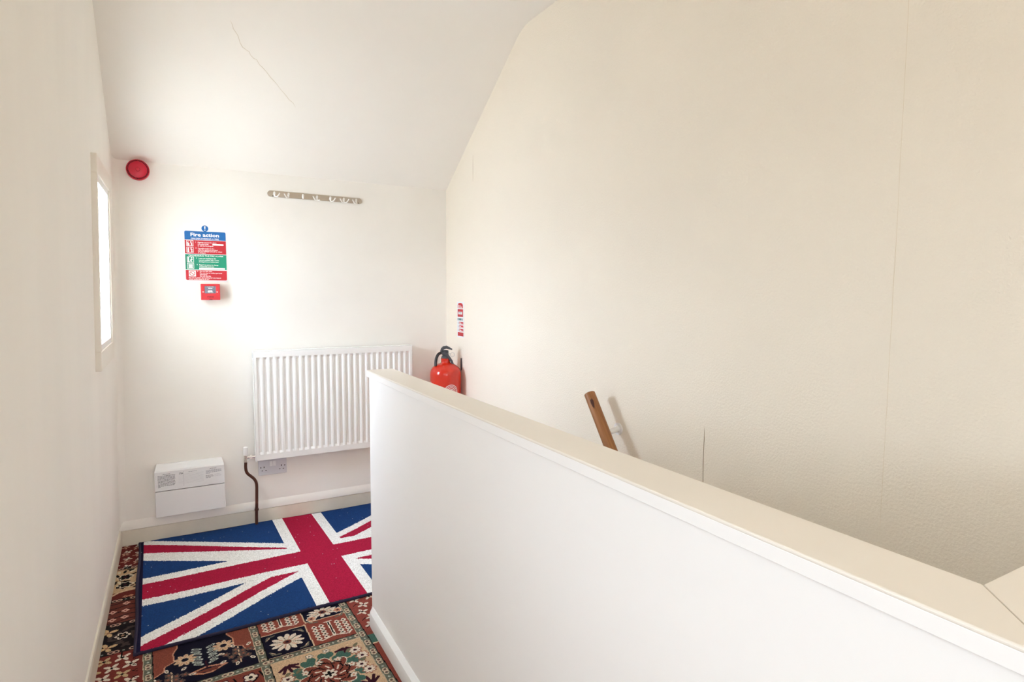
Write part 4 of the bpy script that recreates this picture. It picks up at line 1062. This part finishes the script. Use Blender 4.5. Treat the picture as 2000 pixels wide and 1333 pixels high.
# dark knot in the wood, on the side turned to the viewer
side = Vector((-1.412, -1.84, 0.40)).normalized(); side = (side - hd * side.dot(hd)).normalized()
xl, yl = Vector((1, 0, 0)), hd.cross(Vector((1, 0, 0)))
a0_ = math.atan2(side.dot(yl), side.dot(xl))
kc = (sum(p[0] for p in kp) / len(kp), sum(p[1] for p in kp) / len(kp)); m_ = len(kp)
kv = [(0.02245 * math.cos(a0_ - kc[0]), 0.02245 * math.sin(a0_ - kc[0]), kc[1])]
for q_ in (0.33, 0.66, 1.0):
    for da, h in kp:
        da_, h_ = kc[0] + (da - kc[0]) * q_, kc[1] + (h - kc[1]) * q_
        kv.append((0.02245 * math.cos(a0_ - da_), 0.02245 * math.sin(a0_ - da_), h_))
kf = [(0, 1 + i, 1 + (i + 1) % m_) for i in range(m_)]
for r_ in range(2): kf += [(1 + r_*m_ + i, 1 + (r_+1)*m_ + i, 1 + (r_+1)*m_ + (i+1) % m_, 1 + r_*m_ + (i+1) % m_) for i in range(m_)]
kn.add(kv, kf)
ko = kn.build('knot', 'knot', hr); rot_obj(ko)
bz = top + hd * 0.165
br = MB().tube([bz + Vector((0.0, 0, -0.006)), bz + Vector((0.035, 0.004, -0.004)), bz + Vector((0.080, 0.006, 0.004))], [0.009, 0.011, 0.013], 12).build('bracket', 'white_gloss', hr, smooth=True)
MB().tube([bz + Vector((0.070, 0.006, 0.002)), bz + Vector((0.078, 0.006, 0.002))], 0.024, 16).build('rose', 'white_gloss', br, smooth=True)
bz2 = top + hd * 1.35
MB().tube([bz2 + Vector((0.0, 0, -0.006)), bz2 + Vector((0.035, 0.004, -0.004)), bz2 + Vector((0.080, 0.006, 0.004))], [0.009, 0.011, 0.013], 12).build('bracket', 'white_gloss', hr, smooth=True)

# ------------------------------------------------------------------ flag rug
ang = R(1.6)
RC = Vector((0.576, 2.906))
RBLUE, RRED, RWHITE = (28, 62, 116), (166, 28, 62), (236, 237, 236)
U0, U1, V0 = -0.757, 0.757, -0.492
def rug_colours(u, v):
    # u, v in the rug's own frame; the design is woven a little unevenly
    wob = 0.003 * np.sin(u * 9) + 0.0016 * rng.standard_normal(u.shape)
    v = v + wob; uu_ = np.abs(u); 
    C = np.zeros(u.shape + (3,)); C[:] = RBLUE
    def side(lo_w, lo_r, hi_r, hi_w, vv, m):
        # diagonal bands, offsets measured along v at u
        C[m & (vv > lo_w) & (vv < hi_w)] = RWHITE
        C[m & (vv > lo_r) & (vv < hi_r) & (np.abs(v) > 0.128) & (uu_ > 0.128)] = RRED
    # in the rug frame a corner arm runs from the corner (0.757, 0.492) towards the cross
    k = 0.645
    low_ = v + k * uu_            # lower arms: small near the corner
    m = v < 0
    side(-0.118, -0.052, 0.026, 0.092, low_ + 0.0, m)
    # upper arms run out to the wall
    m = v >= 0
    C[m & (v > 0.595 * uu_ - 0.10) & (v < 0.655 * uu_ + 0.127)] = RWHITE
    C[m & (v > np.where(u < 0, 0.4825 * uu_ + 0.075, 0.63 * uu_ + 0.005)) & (v < 0.655 * uu_ + 0.068) & (v > 0.128) & (uu_ > 0.128)] = RRED
    cw, cr = 0.130, 0.0775
    C[(np.abs(u) < cw) | (np.abs(v) < 0.134)] = RWHITE
    C[(np.abs(u) < cr) | (np.abs(v) < 0.0745)] = RRED
    C[(u < U0 + 0.017) | (u > U1 - 0.017) | (v < V0 + 0.007)] = (26, 24, 54)
    C *= (1 + 0.05 * rng.standard_normal(C.shape[:-1]))[..., None]
    sp = rng.random(C.shape[:-1]) < 0.0012
    C[sp] = (170, 180, 190)
    return np.clip(C, 0, 255)
rg = thing('flag_rug', (0.576, 2.906, 0.0), 'Union Jack flag rug in red, white and blue on the carpet', 'rug')
pile = knot_sheet('pile', [(U0, U1, V0, 0.60, 0.0035, 0.0)], rug_colours, 'rug')
nv = len(pile.data.vertices); co_ = np.empty(nv * 3); pile.data.vertices.foreach_get('co', co_); co_ = co_.reshape(-1, 3)
u, v = co_[:, 0].copy(), co_[:, 1].copy()
YTOP = YB - 0.016
# far edge butts against the skirting: squeeze v so that it ends there
vmax = (YTOP - RC.y - u * math.sin(ang)) / math.cos(ang)
v2 = np.where(v > 0.45, 0.45 + (v - 0.45) * (vmax - 0.45) / 0.15, v)
co_[:, 0] = RC.x + u * math.cos(ang) - v2 * math.sin(ang)
co_[:, 1] = RC.y + u * math.sin(ang) + v2 * math.cos(ang)
edge = np.minimum(np.minimum(u - U0, U1 - u), v2 - V0)
co_[:, 2] = 0.009 - 0.004 * np.exp(-edge / 0.008) + 0.0012 * np.sin(u * 11 + v * 5) * np.clip(edge / 0.1, 0, 1)
pile.data.vertices.foreach_set('co', co_.ravel()); pile.data.update()
put(pile, rg)
def rp(u_, v_, z): return (RC.x + u_ * math.cos(ang) - v_ * math.sin(ang), RC.y + u_ * math.sin(ang) + v_ * math.cos(ang), z)
vt = lambda u_: (YTOP - RC.y - u_ * math.sin(ang)) / math.cos(ang)
loop_ = [rp(U0, vt(U0), 0.005)] + [rp(U0 + 0.003 * math.sin(k), vt(U0) + (V0 - vt(U0)) * k / 10, 0.0052) for k in range(1, 10)] + [rp(U0, V0, 0.0052)]
loop_ += [rp(U0 + (U1 - U0) * k / 16, V0 + 0.002 * math.sin(k * 1.3), 0.0052) for k in range(1, 16)] + [rp(U1, V0, 0.0052), rp(U1, vt(U1), 0.0052)]
MB().tube(loop_, 0.0060, 8).build('bound_edge', 'binding', rg, smooth=True)
MB().tube([rp(U0 + (U1 - U0) * k / 24, vt(U0 + (U1 - U0) * k / 24) - 0.003 * abs(math.sin(k * 1.7)), 0.0050) for k in range(25)], 0.0045, 8).build('bound_edge', 'binding', rg, smooth=True)
MB().prism([(U0, V0), (U1, V0), (U1, vt(U1) - 0.002), (U0, vt(U0) - 0.002)], 0.0005, 0.0045, lambda p, t: rp(p[0], p[1], t)).build('backing', 'binding', rg)

bpy.data.objects.remove(_txo)

# fine print that cannot be picked apart piece by piece
for o in bpy.data.objects:
    if o.name.split('.')[0] in ('dark_print', 'pale_print', 'white_lettering', 'white_print', 'fire_lettering', 'grey_print', 'white_emblem', 'prohibition_symbol'):
        o['kind'] = 'stuff'
